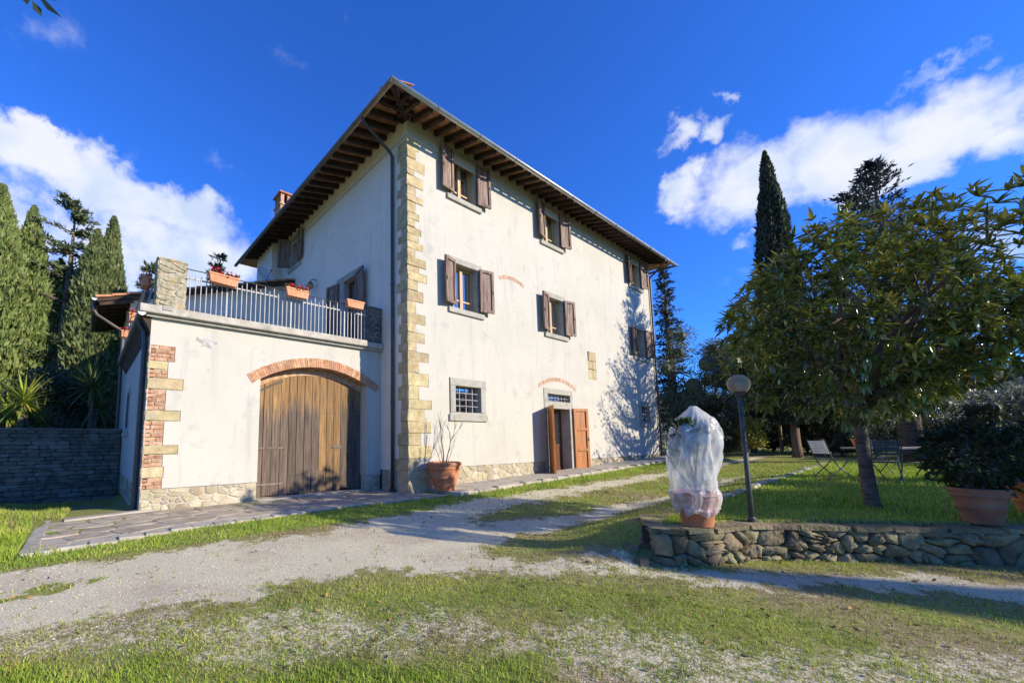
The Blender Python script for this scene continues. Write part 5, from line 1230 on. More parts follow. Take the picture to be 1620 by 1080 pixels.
# front path: poured slabs between kerb blocks, climbing with the ground
pth = thing('front_path', (8, -0.6, 0.2), 'narrow concrete path along the front wall of the house', 'path', kind='structure')
pz = lambda x: 0.0289 * x + 0.06
x = 0.62; k = 0
while x < 17.3:
    L_ = rnd.uniform(1.5, 1.9); x2 = min(x + L_, 17.3)
    q = MB(); A = [(x, -0.98, pz(x)), (x2 - 0.01, -0.98, pz(x2)), (x2 - 0.01, 0.03, pz(x2) + 0.01), (x, 0.03, pz(x) + 0.01)]; quad_slab(q, [(a, b, c - 0.25) for a, b, c in A], 0.25); obj('path_slab', q, CONC, pth); x = x2
x = 0.58
while x < 17.3:
    L_ = rnd.uniform(0.5, 0.85); h_ = rnd.uniform(-0.012, 0.015)
    q = MB(); block(q, x, x + L_ - 0.015, -1.17 + rnd.uniform(-.015, .015), -0.985, pz(x) - 0.25, pz(x) + 0.012 + h_, 0.02, rnd, 0.008); obj('kerb_block', q, CONC, pth); x += L_

# ================================================================== WALLS OF THE GARDEN
rw = thing('retaining_wall', (0.5, -7.3, -0.15), 'low dry stone retaining wall holding up the lawn beside the lane', 'wall')
# wall runs as a chain of facets along its line
cum = [0]; WL = WALL_LINE[:6] + [(6.0, -13.1)]
for a, b in zip(WL[:-1], WL[1:]): cum.append(cum[-1] + math.hypot(b[0] - a[0], b[1] - a[1]))
class Bent:
    def __call__(s, u, v, c=0.0):
        u_ = min(max(u, -1.2), cum[-1]); 
        if u_ < 0:
            p0, d = Vector((WL[0][0], WL[0][1])), Vector((0.85, 0.5)).normalized(); p = p0 + d * (-u_); n = Vector((-0.5, 0.85)); 
            return Vector((p.x + n.x * c, p.y + n.y * c, v))
        i = max(j for j in range(len(cum)) if cum[j] <= u_ + 1e-9); i = min(i, len(WL) - 2)
        f = (u_ - cum[i]) / (cum[i + 1] - cum[i]); a, b = Vector(WL[i]), Vector(WL[i + 1]); p = a.lerp(b, f); d = (b - a).normalized(); n = Vector((d.y, -d.x))
        return Vector((p.x + n.x * c, p.y + n.y * c, v))
bent = Bent()
q = MB(); us = [-1.1, -0.6, -0.25, 0.0] + [cum[-1] * k / 26 for k in range(1, 27)]
for a, b in zip(us[:-1], us[1:]):
    P = [bent(a, -0.4, 0.0), bent(b, -0.4, 0.0), bent(b, 0.27, 0.0), bent(a, 0.27, 0.0), bent(b, 0.27, -0.3), bent(a, 0.27, -0.3), bent(b, -0.4, -0.3), bent(a, -0.4, -0.3)]
    q.add(P, [(0, 1, 2, 3), (3, 2, 4, 5), (5, 4, 6, 7)])
obj('wall_core', q, FIELDM, rw)
cells = voronoi(-1.1, 6.6, -0.32, 0.24, 150, 1.4, 63, 0)
stones('stone', bent, cells, FIELD, rw, 0.013, 0.06, 62, 0.6, back=0.05, round_=0.26, smooth=True)
x = -1.1
while x < 7.0:
    L_ = rnd.uniform(0.3, 0.6); P = [bent(x, 0.26, 0.07), bent(x + L_ * 0.5, 0.26, 0.08), bent(x + L_ - 0.02, 0.26, 0.07), bent(x + L_ - 0.02, 0.26, -0.27), bent(x + L_ * 0.5, 0.26, -0.28), bent(x, 0.26, -0.27)]
    P = [p + Vector((rnd.uniform(-.02, .02), rnd.uniform(-.02, .02), rnd.uniform(-.012, .012))) for p in P]; q = MB(); quad_slab(q, [p - Vector((0, 0, 0.03)) for p in P], 0.05)
    obj('cap_stone', q, FIELD, rw); x += L_
# a few fallen stones at the bent end
for i, (sx, sy) in enumerate(((-1.32, -6.12), (-1.12, -5.92), (-0.95, -6.02))):
    q = MB(); zb = gz(sx, sy); q.ball((sx, sy, zb + 0.0), 0.11, 0.09, 0.07, 7, 5); q.v = [(a + rnd.uniform(-.02, .02), b + rnd.uniform(-.02, .02), c + rnd.uniform(-.02, .02)) for a, b, c in q.v]
    obj('loose_stone', q, FIELD, None, ('mossy loose stone nearest the lane at the wall end', 'loose stone lying behind the bend of the low wall', 'loose stone beside the plastic wrapped pot')[i], 'stone', 'loose stones at the wall end', loc=(sx, sy, zb))
# yard wall left of the garage
yw = thing('yard_wall', (-9, 7.6, 0), 'shaded stone yard wall between the garage and the left verge', 'wall')
obj('wall_core', MB().box(-15.0, GX0 - 0.01, 7.62, 8.0, -0.6, 1.72), FIELDM, yw)
cells = []
z = -0.4; rr = random.Random(70)
while z < 1.66:
    h_ = rr.uniform(0.07, 0.15); x = -9.6 - rr.random()
    while x < GX0 - 0.05:
        L_ = rr.uniform(0.18, 0.62); cells.append([(x, z), (min(x + L_, GX0 - 0.02), z + rr.uniform(-.015, .015)), (min(x + L_, GX0 - 0.02), z + h_), (x + rr.uniform(-.02, .02), z + h_)]); x += L_
    z += h_
cells.sort(key=lambda c: -c[0][0])
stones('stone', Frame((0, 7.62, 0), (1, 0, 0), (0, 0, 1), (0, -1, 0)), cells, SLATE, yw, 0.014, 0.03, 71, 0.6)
x = -11.5
while x < GX0 - 0.05:
    L_ = rnd.uniform(0.5, 0.9); q = MB(); block(q, x, min(x + L_ - 0.01, GX0 - 0.02), 7.55, 8.05, 1.69, 1.76, 0.012, rnd, 0.006); obj('coping', q, SLATE, yw); x += L_
# edging stones between lawn and drive
ed = thing('lawn_edging', (8, -5.85, 0.35), 'row of small flat stones edging the lawn beside the drive', 'edging')
x = 1.0
while x < 15.5:
    L_ = rnd.uniform(0.28, 0.55); y = float(np.interp(x, ex, ey)); zb = gz(x, y - 0.05); q = MB(); block(q, x, x + L_ - 0.03, y - 0.09, y + 0.08, zb - 0.08, zb + 0.045 + rnd.uniform(-.02, .02), 0.02, rnd, 0.012); obj('edging_stone', q, CONC, ed); x += L_

# ================================================================== POTS
def pot_profile(rb, rt, h, band=True):
    return [(0.02, 0.0), (rb, 0.0), (rb * 1.01, 0.015), (rb + (rt - rb) * 0.40, h * 0.42), (rb + (rt - rb) * 0.40 + 0.008, h * 0.435), (rb + (rt - rb) * 0.44 + 0.006, h * 0.455), (rb + (rt - rb) * 0.44, h * 0.465),
            (rb + (rt - rb) * 0.78, h * 0.76), (rb + (rt - rb) * 0.80 + 0.012, h * 0.78), (rb + (rt - rb) * 0.82 + 0.012, h * 0.81), (rb + (rt - rb) * 0.84, h * 0.83), (rt * 0.98, h * 0.87),
            (rt * 1.03, h * 0.90), (rt * 1.045, h * 0.95), (rt * 1.02, h * 0.99), (rt * 0.97, h), (rt * 0.90, h * 0.985), (rt * 0.87, h * 0.90), (0.02, h * 0.88)]
def pot(parent, c, rb, rt, h, mat):
    p = obj('pot', MB().lathe(pot_profile(rb, rt, h)[:-1], c, 40), mat, parent, smooth=True)
    obj('soil', MB().lathe([(rt * 0.87, h * 0.90), (rt * 0.4, h * 0.915), (0.01, h * 0.92)], c, 24), SOIL, parent)
    return p
def branching(mb, p, d, L_, r, depth, rr, up=0.25, spread=0.5, ends=None):
    n = 4; pts = [Vector(p)]; dd = Vector(d).normalized()
    for i in range(n):
        dd = (dd + Vector((rr.uniform(-.18, .18), rr.uniform(-.18, .18), rr.uniform(-.05, .12) * up * 4))).normalized(); pts.append(pts[-1] + dd * L_ / n)
    mb.tube(pts, [r * (1 - 0.45 * i / n) for i in range(n + 1)], 5 if r < 0.03 else 8)
    if ends is not None and depth <= 1: ends.append((pts[-1], dd)); ends.append((pts[-2], dd))
    if depth > 0:
        for k in range(rr.choice((2, 3))):
            nd = (dd + Vector((rr.uniform(-1, 1), rr.uniform(-1, 1), rr.uniform(-0.3, 0.8))) * spread).normalized(); branching(mb, pts[rr.choice((-1, -1, -2))], nd, L_ * rr.uniform(0.55, 0.8), r * 0.55, depth - 1, rr, up, spread, ends)
# bare shrub pot by the house corner
hx_, hy_ = 0.76, -0.50; hz_ = pz(0.76) + 0.004
hp = thing('potted_shrub', (hx_, hy_, hz_), 'big terracotta pot with a leafless shrub by the sandstone corner', 'potted plant')
pot(hp, (hx_, hy_, hz_), 0.265, 0.43, 0.70, POT)
rr = random.Random(5); q = MB()
for (dx, dy, dz, L_, r_) in ((-0.05, 0.0, 1, 0.62, 0.02), (0.20, 0.03, 1, 0.66, 0.017), (-0.28, 0.0, 1, 0.42, 0.012), (-0.45, 0.05, 1, 0.35, 0.009), (0.42, -0.05, 1, 0.34, 0.008), (0.1, -0.1, 1, 0.4, 0.01)):
    branching(q, (hx_ + dx * 0.2, hy_, hz_ + 0.60), (dx, dy, dz), L_, r_, 2, rr, 0.3, 0.42)
obj('branches', q, TWIG, hp)
# plastic wrapped pot on the low wall
bx_, by_, bz_ = -0.61, -6.49, 0.29
bp_ = thing('wrapped_plant', (bx_, by_, bz_), 'young citrus plant in a terracotta pot on the end of the low wall', 'potted plant')
pot(bp_, (bx_, by_, bz_), 0.155, 0.228, 0.40, POT)
q = MB(); rr = random.Random(8); ends = []
for a in range(5): branching(q, (bx_, by_, bz_ + 0.36), (rr.uniform(-.3, .3), rr.uniform(-.3, .3), 1), 0.45, 0.012, 2, rr, 0.3, 0.45, ends)
obj('stem', q, TWIG, bp_)
rg_ = np.random.default_rng(9); E_ = np.array([tuple(e[0]) for e in ends]); Ed = np.array([tuple(e[1]) for e in ends]); k = rg_.integers(0, len(E_), 520)
P = E_[k] + rg_.normal(0, 0.05, (520, 3)); rad = np.hypot(P[:, 0] - bx_, P[:, 1] - by_); sc_ = np.minimum(1, 0.20 / np.maximum(rad, 1e-3)); P[:, 0] = bx_ + (P[:, 0] - bx_) * sc_; P[:, 1] = by_ + (P[:, 1] - by_) * sc_; P[:, 2] = np.minimum(P[:, 2], bz_ + 1.22)
V, F = leaf_cards(P, Ed[k] + rg_.normal(0, 0.6, (520, 3)), 0.085, 0.042, rg_); npobj('leaves', V, F, PLANTL, bp_, kind='stuff')
# the plastic cover: wrinkled translucent bag, gathered on top, tied under the rim
prof = [(0.14, 0.20), (0.18, 0.235), (0.25, 0.26), (0.34, 0.285), (0.40, 0.285), (0.44, 0.265), (0.52, 0.27), (0.64, 0.295), (0.78, 0.31), (0.92, 0.315), (1.04, 0.305), (1.14, 0.28), (1.23, 0.235), (1.30, 0.175), (1.355, 0.115), (1.40, 0.06), (1.43, 0.03)]
n = 72; vs_ = []; zs = np.interp(np.linspace(0, len(prof) - 1, 60), range(len(prof)), [p[0] for p in prof]); rs_ = np.interp(np.linspace(0, len(prof) - 1, 60), range(len(prof)), [p[1] * 0.885 for p in prof])
for i in range(60):
    for k in range(n):
        a = 2 * math.pi * k / n; z = zs[i]; r_ = rs_[i]
        fold = 0.007 * math.sin(7 * a + 5 * z) + 0.006 * math.sin(15 * a - 9 * z + 1) + 0.075 * (float(vnoise(3 * math.cos(a) + 4 + z * 2.2, 3 * math.sin(a) + z * 3.1)) - 0.5) + 0.03 * (float(vnoise(9 * math.cos(a) + z * 6, 9 * math.sin(a) + 20 + z * 4)) - 0.5)
        tie = 1.0
        if 0.24 < z < 0.52: fold *= 0.55
        if z < 0.22: fold += 0.05 * max(0, math.sin(2 * a + 0.8)) + 0.02 * math.sin(9 * a)
        r2 = max(0.012, r_ + fold * (0.5 + min(1, r_ * 3)) * (1 if z < 1.3 else 0.5)); dzz = 0.03 * math.sin(5 * a) if z < 0.2 else 0.0
        sh = 0.035 * sstep(0.5, 1.0, np.array(z)) ; lean = 0.05 * float(sstep(0.8, 1.4, np.array(z)))
        vs_.append((bx_ + r2 * math.cos(a) + lean * 0.2, by_ + r2 * math.sin(a) - lean, bz_ + z - dzz))
q = MB().add(vs_, [(i * n + k, i * n + (k + 1) % n, (i + 1) * n + (k + 1) % n, (i + 1) * n + k) for i in range(59) for k in range(n)])
bag = obj('plastic_cover', q, FILM, None, 'wrinkled translucent plastic sheet wrapped round the potted plant on the wall', 'plastic cover', smooth=True, loc=(bx_, by_, bz_ + 0.16))
obj('tie_cord', MB().tube([(bx_ + 0.258 * math.cos(a), by_ + 0.258 * math.sin(a), bz_ + 0.375 + 0.006 * math.sin(3 * a)) for a in [2 * math.pi * k / 30 for k in range(31)]], 0.006, 5), nmat('cord', (0.45, 0.30, 0.28), (0.55, 0.4, 0.36), 9, 3, 0.8, 0), bag)
# large bush pots on the right
def bush_pot(name, x, y, rb, rt, h, bw, bh, n, label, mat=POT_SHADE, leaf=LAUR, lz=None, seed=1):
    z = gz(x, y) - 0.005 if lz is None else lz; t = thing(name, (x, y, z), label, 'potted plant'); pot(t, (x, y, z), rb, rt, h, mat)
    rr = random.Random(seed); q = MB(); ends = []
    for i in range(7): branching(q, (x + rr.uniform(-.06, .06), y + rr.uniform(-.06, .06), z + h * 0.88), (rr.uniform(-.8, .8), rr.uniform(-.8, .8), 1), bh * 0.42, 0.014, 2, rr, 0.2, 0.7, ends)
    obj('stem', q, TWIG, t); rg_ = np.random.default_rng(seed); th = rg_.uniform(0, 2 * np.pi, n); u = rg_.uniform(-1, 1, n); r_ = rg_.uniform(0.35, 1, n) ** 0.5 * (0.75 + 0.5 * fbm(th * 1.5 + 9, u * 2 + 5, 3))
    D = np.stack([np.sqrt(1 - u * u) * np.cos(th), np.sqrt(1 - u * u) * np.sin(th), u], 1); P = np.array([x, y, z + h * 0.95 + bh * 0.5]) + D * r_[:, None] * np.array([bw / 2, bw / 2, bh / 2])
    V, F = leaf_cards(P, D + rg_.normal(0, 0.6, D.shape), rg_.uniform(0.07, 0.12, n), 0.042, rg_, 0.05); npobj('foliage', V, F, leaf, t, kind='stuff'); return t
bush_pot('potted_bush', 2.02, -8.62, 0.150, 0.232, 0.42, 0.84, 0.80, 1700, 'wide weathered terracotta pot darkened for shade with a dark leafy bush on the wall top', seed=3)
bush_pot('potted_bush', 3.15, -9.15, 0.20, 0.31, 0.44, 0.9, 0.75, 1200, 'terracotta pot with dark bush cut off by the right picture edge', POT, seed=4)

# ================================================================== GARDEN LAMP
lx_, ly_ = 0.225, -6.82; lz_ = gz(0.27, -6.78) - 0.02
lp = thing('garden_lamp', (lx_, ly_, lz_), 'garden lamp with smoky round globe on a dark post by the wrapped plant', 'lamp')
top = Vector((lx_ - 0.01, ly_, 1.90))
obj('post', MB().tube([(lx_, ly_, lz_), (lx_, ly_, lz_ + 0.5), tuple(top)], [0.030, 0.029, 0.027], 12), POST, lp, smooth=True)
obj('base_collar', MB().lathe([(0.045, 0.0), (0.045, 0.03), (0.032, 0.05)], (lx_, ly_, lz_ + 0.02), 12), POST, lp)
obj('lamp_holder', MB().lathe([(0.028, -0.05), (0.05, -0.02), (0.075, 0.02), (0.07, 0.035), (0.02, 0.04)], tuple(top), 16), IRON, lp)
obj('globe', MB().ball(tuple(top + Vector((0, 0, 0.125))), 0.128, n=28, m_=18), GLOBE, lp, smooth=True)
obj('bulb', MB().ball(tuple(top + Vector((0, 0, 0.10))), 0.032, 0.032, 0.05, 10, 8).tube([tuple(top), tuple(top + Vector((0, 0, 0.07)))], 0.016, 8), WHITEM, lp, smooth=True)

# ================================================================== GARDEN FURNITURE
LZ = gz(8.6, -7.6)
def garden_table(c, rz):
    t = thing('garden_table', c, 'rectangular garden table with slatted grey top on crossed metal legs', 'table'); t.rotation_euler = (0, 0, rz)
    X, Y, Z = c
    for i in range(7): obj('slat', MB().box(X - 0.88, X + 0.88, Y - 0.42 + i * 0.12, Y - 0.42 + i * 0.12 + 0.108, Z + 0.70, Z + 0.735), TBLW, t)
    obj('apron', MB().box(X - 0.84, X + 0.84, Y - 0.39, Y - 0.36, Z + 0.65, Z + 0.70).box(X - 0.84, X + 0.84, Y + 0.36, Y + 0.39, Z + 0.65, Z + 0.70), IRON, t)
    for sx in (-0.62, 0.62):
        for sy in (-1, 1):
            obj('leg', MB().tube([(X + sx, Y - sy * 0.36, Z), (X + sx, Y - sy * 0.15, Z + 0.28), (X + sx, Y + sy * 0.12, Z + 0.46), (X + sx, Y + sy * 0.36, Z + 0.68)], 0.014, 6), IRON, t)
    obj('stretcher', MB().tube([(X - 0.62, Y, Z + 0.38), (X + 0.62, Y, Z + 0.38)], 0.010, 6), IRON, t)
    return t
garden_table((8.7, -7.75, LZ), R(-46))
pl_ = thing('small_table_plant', (8.15, -7.2, LZ + 0.735), 'small orange pot with a leafy green plant standing on the garden table', 'potted plant')
pot(pl_, (8.15, -7.2, LZ + 0.735), 0.10, 0.155, 0.21, POT); rg_ = np.random.default_rng(31); n = 160; D = unit(rg_.normal(size=(n, 3)) + [0, 0, 0.5])
V, F = leaf_cards(np.array([8.15, -7.2, LZ + 1.02]) + D * rg_.uniform(0.03, 0.19, (n, 1)), D + rg_.normal(0, .5, D.shape), 0.085, 0.05, rg_); npobj('foliage', V, F, PLANTL, pl_, kind='stuff')
def chair(c, rz, label, mat, arms=False, backmat=None):
    """folding metal chair, faces local -Y"""
    t = thing('folding_chair', c, label, 'chair', 'folding garden chairs round the table'); X, Y, Z = c
    q = MB()
    for i in range(6): q.box(X - 0.20, X + 0.20, Y - 0.20 + i * 0.068, Y - 0.20 + i * 0.068 + 0.056, Z + 0.44, Z + 0.452)
    obj('seat', q, mat, t)
    q = MB()
    for i in range(5): q.obox((X, Y + 0.235 + i * 0.021, Z + 0.62 + i * 0.063), (1, 0, 0), (0, 1, -0.33), (0, 0.33, 1), 0.195, 0.006, 0.028)
    for sx in (-0.16, 0, 0.16): q.obox((X + sx, Y + 0.277, Z + 0.745), (1, 0, 0), (0, 1, -0.33), (0, 0.33, 1), 0.014, 0.004, 0.155)
    obj('backrest', q, backmat or mat, t)
    for sx in (-0.215, 0.215):
        obj('back_leg', MB().tube([(X + sx, Y - 0.30, Z), (X + sx, Y - 0.12, Z + 0.15), (X + sx, Y + 0.08, Z + 0.32), (X + sx, Y + 0.20, Z + 0.52), (X + sx, Y + 0.33, Z + 0.92)], 0.012, 6), mat, t)
        obj('front_leg', MB().tube([(X + sx * 0.92, Y + 0.30, Z), (X + sx * 0.92, Y + 0.12, Z + 0.15), (X + sx * 0.92, Y - 0.08, Z + 0.30), (X + sx * 0.92, Y - 0.21, Z + 0.445)], 0.012, 6), mat, t)
        if arms: obj('armrest', MB().tube([(X + sx, Y + 0.26, Z + 0.70), (X + sx, Y + 0.0, Z + 0.67), (X + sx, Y - 0.20, Z + 0.64), (X + sx, Y - 0.22, Z + 0.56), (X + sx, Y - 0.16, Z + 0.45)], 0.013, 6), mat, t)
    for sy in (-0.28, 0.28): obj('stretcher', MB().tube([(X - 0.21, Y + sy, Z + 0.03), (X + 0.21, Y + sy, Z + 0.03)], 0.009, 6), mat, t)
    t.rotation_euler = (0, 0, rz); return t
CH = nmat('chair_paint', (0.06, 0.062, 0.066), (0.11, 0.112, 0.118), 8, 4, 0.42, 0, spec=0.5)
chair((7.75, -6.72, gz(7.75, -6.72)), R(-128 + 180), 'folding chair with pale sunlit back left of the tree trunk', CH, False, WHITEM)
chair((7.25, -7.62, gz(7.25, -7.62)), R(100), 'dark folding armchair at the near side of the table right of the trunk', CH, True)
chair((8.55, -8.55, gz(8.55, -8.55)), R(175 - 40), 'folding armchair half hidden behind the large potted bush', CH, True)
chair((9.7, -7.3, gz(9.7, -7.3)), R(-60), 'folding chair on the far side of the table', CH, False)

# ================================================================== TREES
def trunk_tube(parent, pts, rs, mat=BARK, n=9, name='trunk'):
    q = MB(); q.tube(pts, rs, n); return obj(name, q, mat, parent, smooth=True)
def cypress(x, y, H, Rm, n, mat, label, seed, z=None, clear=0.02, spray=0.30, group='tall columnar cypresses', width=0.5, name='cypress_tree', point=1.0, col=0.0):
    z = gz(x, y) if z is None else z; rg_ = np.random.default_rng(seed)
    t = thing(name, (x, y, z), label, 'tree', group)
    trunk_tube(t, [(x, y, z - 0.3), (x, y, z + H * 0.05), (x + 0.05, y, z + H * 0.5)], [Rm * 0.16 + 0.06, Rm * 0.12 + 0.05, 0.05], BARKR)
    h = clear + (1 - clear) * rg_.random(n) ** 0.9; th = rg_.uniform(0, 2 * np.pi, n)
    prof = np.minimum(np.sin(np.pi * np.clip((h - clear) / (1 - clear), 0, 1) ** 0.62) ** 0.62, 1) * np.clip((1 - h) * 4.5 * point, 0, 1) ** 0.75
    if col: prof = np.clip((1 - h) / col, 0, 1) ** 0.72 * np.clip(0.6 + h * 2.5, 0, 1)
    lump = 0.66 + 0.66 * fbm(th * 2.2 + seed, h * H * 1.3, 4) 
    rr_ = Rm * prof * lump; rad = rr_ * (0.80 + 0.24 * rg_.random(n))
    P = np.stack([x + rad * np.cos(th), y + rad * np.sin(th), z + h * H], 1)
    D = np.stack([np.cos(th) * width, np.sin(th) * width, np.ones(n)], 1) + rg_.normal(0, 0.22, (n, 3))
    sz = spray * rg_.uniform(0.55, 1.25, n) * (0.55 + 0.45 * np.clip((1 - h) * 5, 0, 1))
    V, F = leaf_cards(P, D, sz, sz * 0.36, rg_, 0.05); npobj('crown', V, F, mat, t, kind='stuff')
    hs = np.linspace(clear, 0.97, 26); c = MB()
    pr = np.minimum(np.sin(np.pi * np.clip((hs - clear) / (1 - clear), 0, 1) ** 0.62) ** 0.62, 1) * np.clip((1 - hs) * 4.5 * point, 0, 1) ** 0.75
    if col: pr = np.clip((1 - hs) / col, 0, 1) ** 0.72 * np.clip(0.6 + hs * 2.5, 0, 1)
    c.lathe([(max(0.01, Rm * p_ * 0.62), h_ * H) for p_, h_ in zip(pr, hs)], (x, y, z), 14); obj('inner_crown', c, mat, t)
    return t
def conifer(x, y, H, Rm, n, mat, label, seed, z=None, clear=0.08, tiers=34, spray=0.26, droop=-0.05, name='cedar_tree', shape=0.8, per=7):
    z = gz(x, y) if z is None else z; rg_ = np.random.default_rng(seed); rr = random.Random(seed)
    t = thing(name, (x, y, z), label, 'tree'); trunk_tube(t, [(x, y, z - 0.3), (x, y, z + H * 0.4), (x + 0.05, y, z + H * 0.98)], [0.03 * H, 0.02 * H, 0.012], BARK)
    br = MB(); Ps, Ds = [], []
    for k in range(tiers):
        f = clear + (1 - clear) * (k + rr.random() * 0.6) / tiers; L0 = Rm * (1 - f) ** shape * (0.75 + 0.5 * rr.random()) + 0.12
        for j in range(per):
            a = rr.uniform(0, 2 * math.pi); L_ = L0 * rr.uniform(0.55, 1.1); el = rr.uniform(-0.05, 0.28) + droop
            d = Vector((math.cos(a), math.sin(a), el)); p0 = Vector((x, y, z + f * H)); p1 = p0 + d * L_ * 0.55; p2 = p0 + d * L_ + Vector((0, 0, droop * L_ * 1.2))
            br.tube([p0, p1, p2], [0.028 * L_ + 0.008, 0.016 * L_ + 0.006, 0.006], 4, False)
            m_ = max(4, int(n / (tiers * per) * (0.4 + L_ / Rm)))
            s_ = rg_.random(m_) ** 0.7; base = np.array(p0)[None] * (1 - s_[:, None]) + np.array(p2)[None] * s_[:, None] + rg_.normal(0, 0.05 + 0.055 * L_, (m_, 3)) * np.array([1, 1, 0.45])
            Ps.append(base); Ds.append(np.tile(np.array(d), (m_, 1)) * 0.8 + rg_.normal(0, 0.55, (m_, 3)) + np.array([0, 0, 0.25]))
    obj('branches', br, BARK, t); P = np.concatenate(Ps); D = np.concatenate(Ds); sz = spray * rg_.uniform(0.5, 1.2, len(P))
    V, F = leaf_cards(P, D, sz, sz * 0.30, rg_, 0.06); npobj('crown', V, F, mat, t, kind='stuff'); return t
def broadleaf(x, y, H, Rx, n, mat, label, seed, z=None, name='holm_oak_tree', leaf=0.14, base=0.12, blobs=26, wid=0.45, trunk_r=0.16, cat='tree', group=None, inner=True, ik=0.40, flat=False):
    z = gz(x, y) if z is None else z; rg_ = np.random.default_rng(seed); rr = random.Random(seed)
    t = thing(name, (x, y, z), label, cat, group); hc = H * (base + (1 - base) * 0.5); rz_ = H * (1 - base) / 2
    q = MB(); q.tube([(x, y, z - 0.2), (x + rr.uniform(-.1, .1), y, z + H * base * 0.7), (x, y, z + hc)], [trunk_r, trunk_r * 0.8, trunk_r * 0.4], 8)
    C = []
    for i in range(blobs):
        u = rr.uniform(-0.95, 1); a = rr.uniform(0, 6.283); k = rr.uniform(0.15, 1.0) if flat else rr.uniform(0.55, 1.0) * math.sqrt(max(0.05, 1 - u * u * 0.85))
        c = Vector((x + Rx * 0.72 * k * math.cos(a), y + Rx * 0.72 * k * math.sin(a), z + hc + rz_ * 0.78 * u)); C.append((c, Rx * rr.uniform(0.22, 0.42)))
        if i % 2 == 0: q.tube([(x, y, z + H * base * 0.8), tuple((Vector((x, y, z + hc * 0.8)) + c) / 2), tuple(c)], [trunk_r * 0.4, trunk_r * 0.25, 0.02], 5)
    obj('trunk', q, BARK, t); Ps, Ds = [], []
    for c, r_ in C:
        m_ = n // blobs; D = unit(rg_.normal(size=(m_, 3)) + np.array([0, 0, 0.25])); k = rg_.random(m_) ** 0.45 * (0.7 + 0.6 * fbm(D[:, 0] * 3 + seed, D[:, 1] * 3 + D[:, 2] * 2, 3))
        Ps.append(np.array(c) + D * (r_ * k)[:, None] * np.array([1.05, 1.05, 0.85])); Ds.append(D + rg_.normal(0, 0.7, D.shape))
    P = np.concatenate(Ps); D = np.concatenate(Ds); sz = leaf * rg_.uniform(0.6, 1.3, len(P)); V, F = leaf_cards(P, D, sz, sz * wid, rg_, 0.06); npobj('crown' if cat == 'tree' else 'foliage', V, F, mat, t, kind='stuff')
    if inner:
        q = MB()
        for c, r_ in C: q.ball(tuple(c), r_ * ik, n=8, m_=6)
        obj('inner_crown', q, mat, t)
    return t

# --- left group behind the yard wall
cypress(-10.2, 17.6, 13.6, 1.25, 16000, CYPY, 'leftmost broad sunlit cypress behind the yard wall', 101, spray=0.30, col=0.42, width=0.32)
cypress(-9.15, 18.4, 13.3, 0.95, 14000, CYPY, 'bright pointed cypress second from the left edge', 102, spray=0.30, col=0.42, width=0.32)
cypress(-8.05, 19.3, 11.2, 1.1, 10000, CYPL, 'shorter shaded cypress between the tall ones and the cedar', 103, spray=0.30, col=0.42, width=0.32)
conifer(-7.65, 18.3, 14.2, 3.6, 11000, FIRL, 'open cedar with bare spreading top branches among the left cypresses', 104, tiers=20, spray=0.30, shape=0.5, droop=0.0, per=6)
cypress(-6.62, 17.2, 12.4, 0.95, 12000, CYPL, 'dense cypress left of the pair nearest the tiled roof', 105, spray=0.30, col=0.42, width=0.32)
cypress(-6.00, 17.6, 13.5, 0.85, 12000, CYPL, 'tallest pointed cypress directly behind the tiled annex roof', 106, spray=0.30, col=0.42, width=0.32)
cypress(-5.35, 18.6, 9.6, 0.95, 8000, CYPL, 'low cypress at the right end of the left group', 107, spray=0.30, col=0.42, width=0.32)
conifer(-4.45, 15.0, 10.3, 1.7, 5000, FIRL, 'small fir peeping out left of the lichen pillar', 108, name='fir_tree', tiers=24, spray=0.3)
conifer(-1.75, 13.4, 10.8, 1.5, 5000, FIRB, 'dark fir rising behind the terrace flower box', 109, name='fir_tree', tiers=24, spray=0.3)
broadleaf(-10.9, 14.5, 4.2, 2.4, 9000, CYPD, 'dark hedge bush under the left cypresses', 110, name='hedge_bush', leaf=0.16, base=0.02, cat='bush')
broadleaf(-7.6, 13.2, 4.6, 2.3, 9000, CYPD, 'dark hedge bush behind the yard wall near the garage', 111, name='hedge_bush', leaf=0.16, base=0.02, cat='bush')
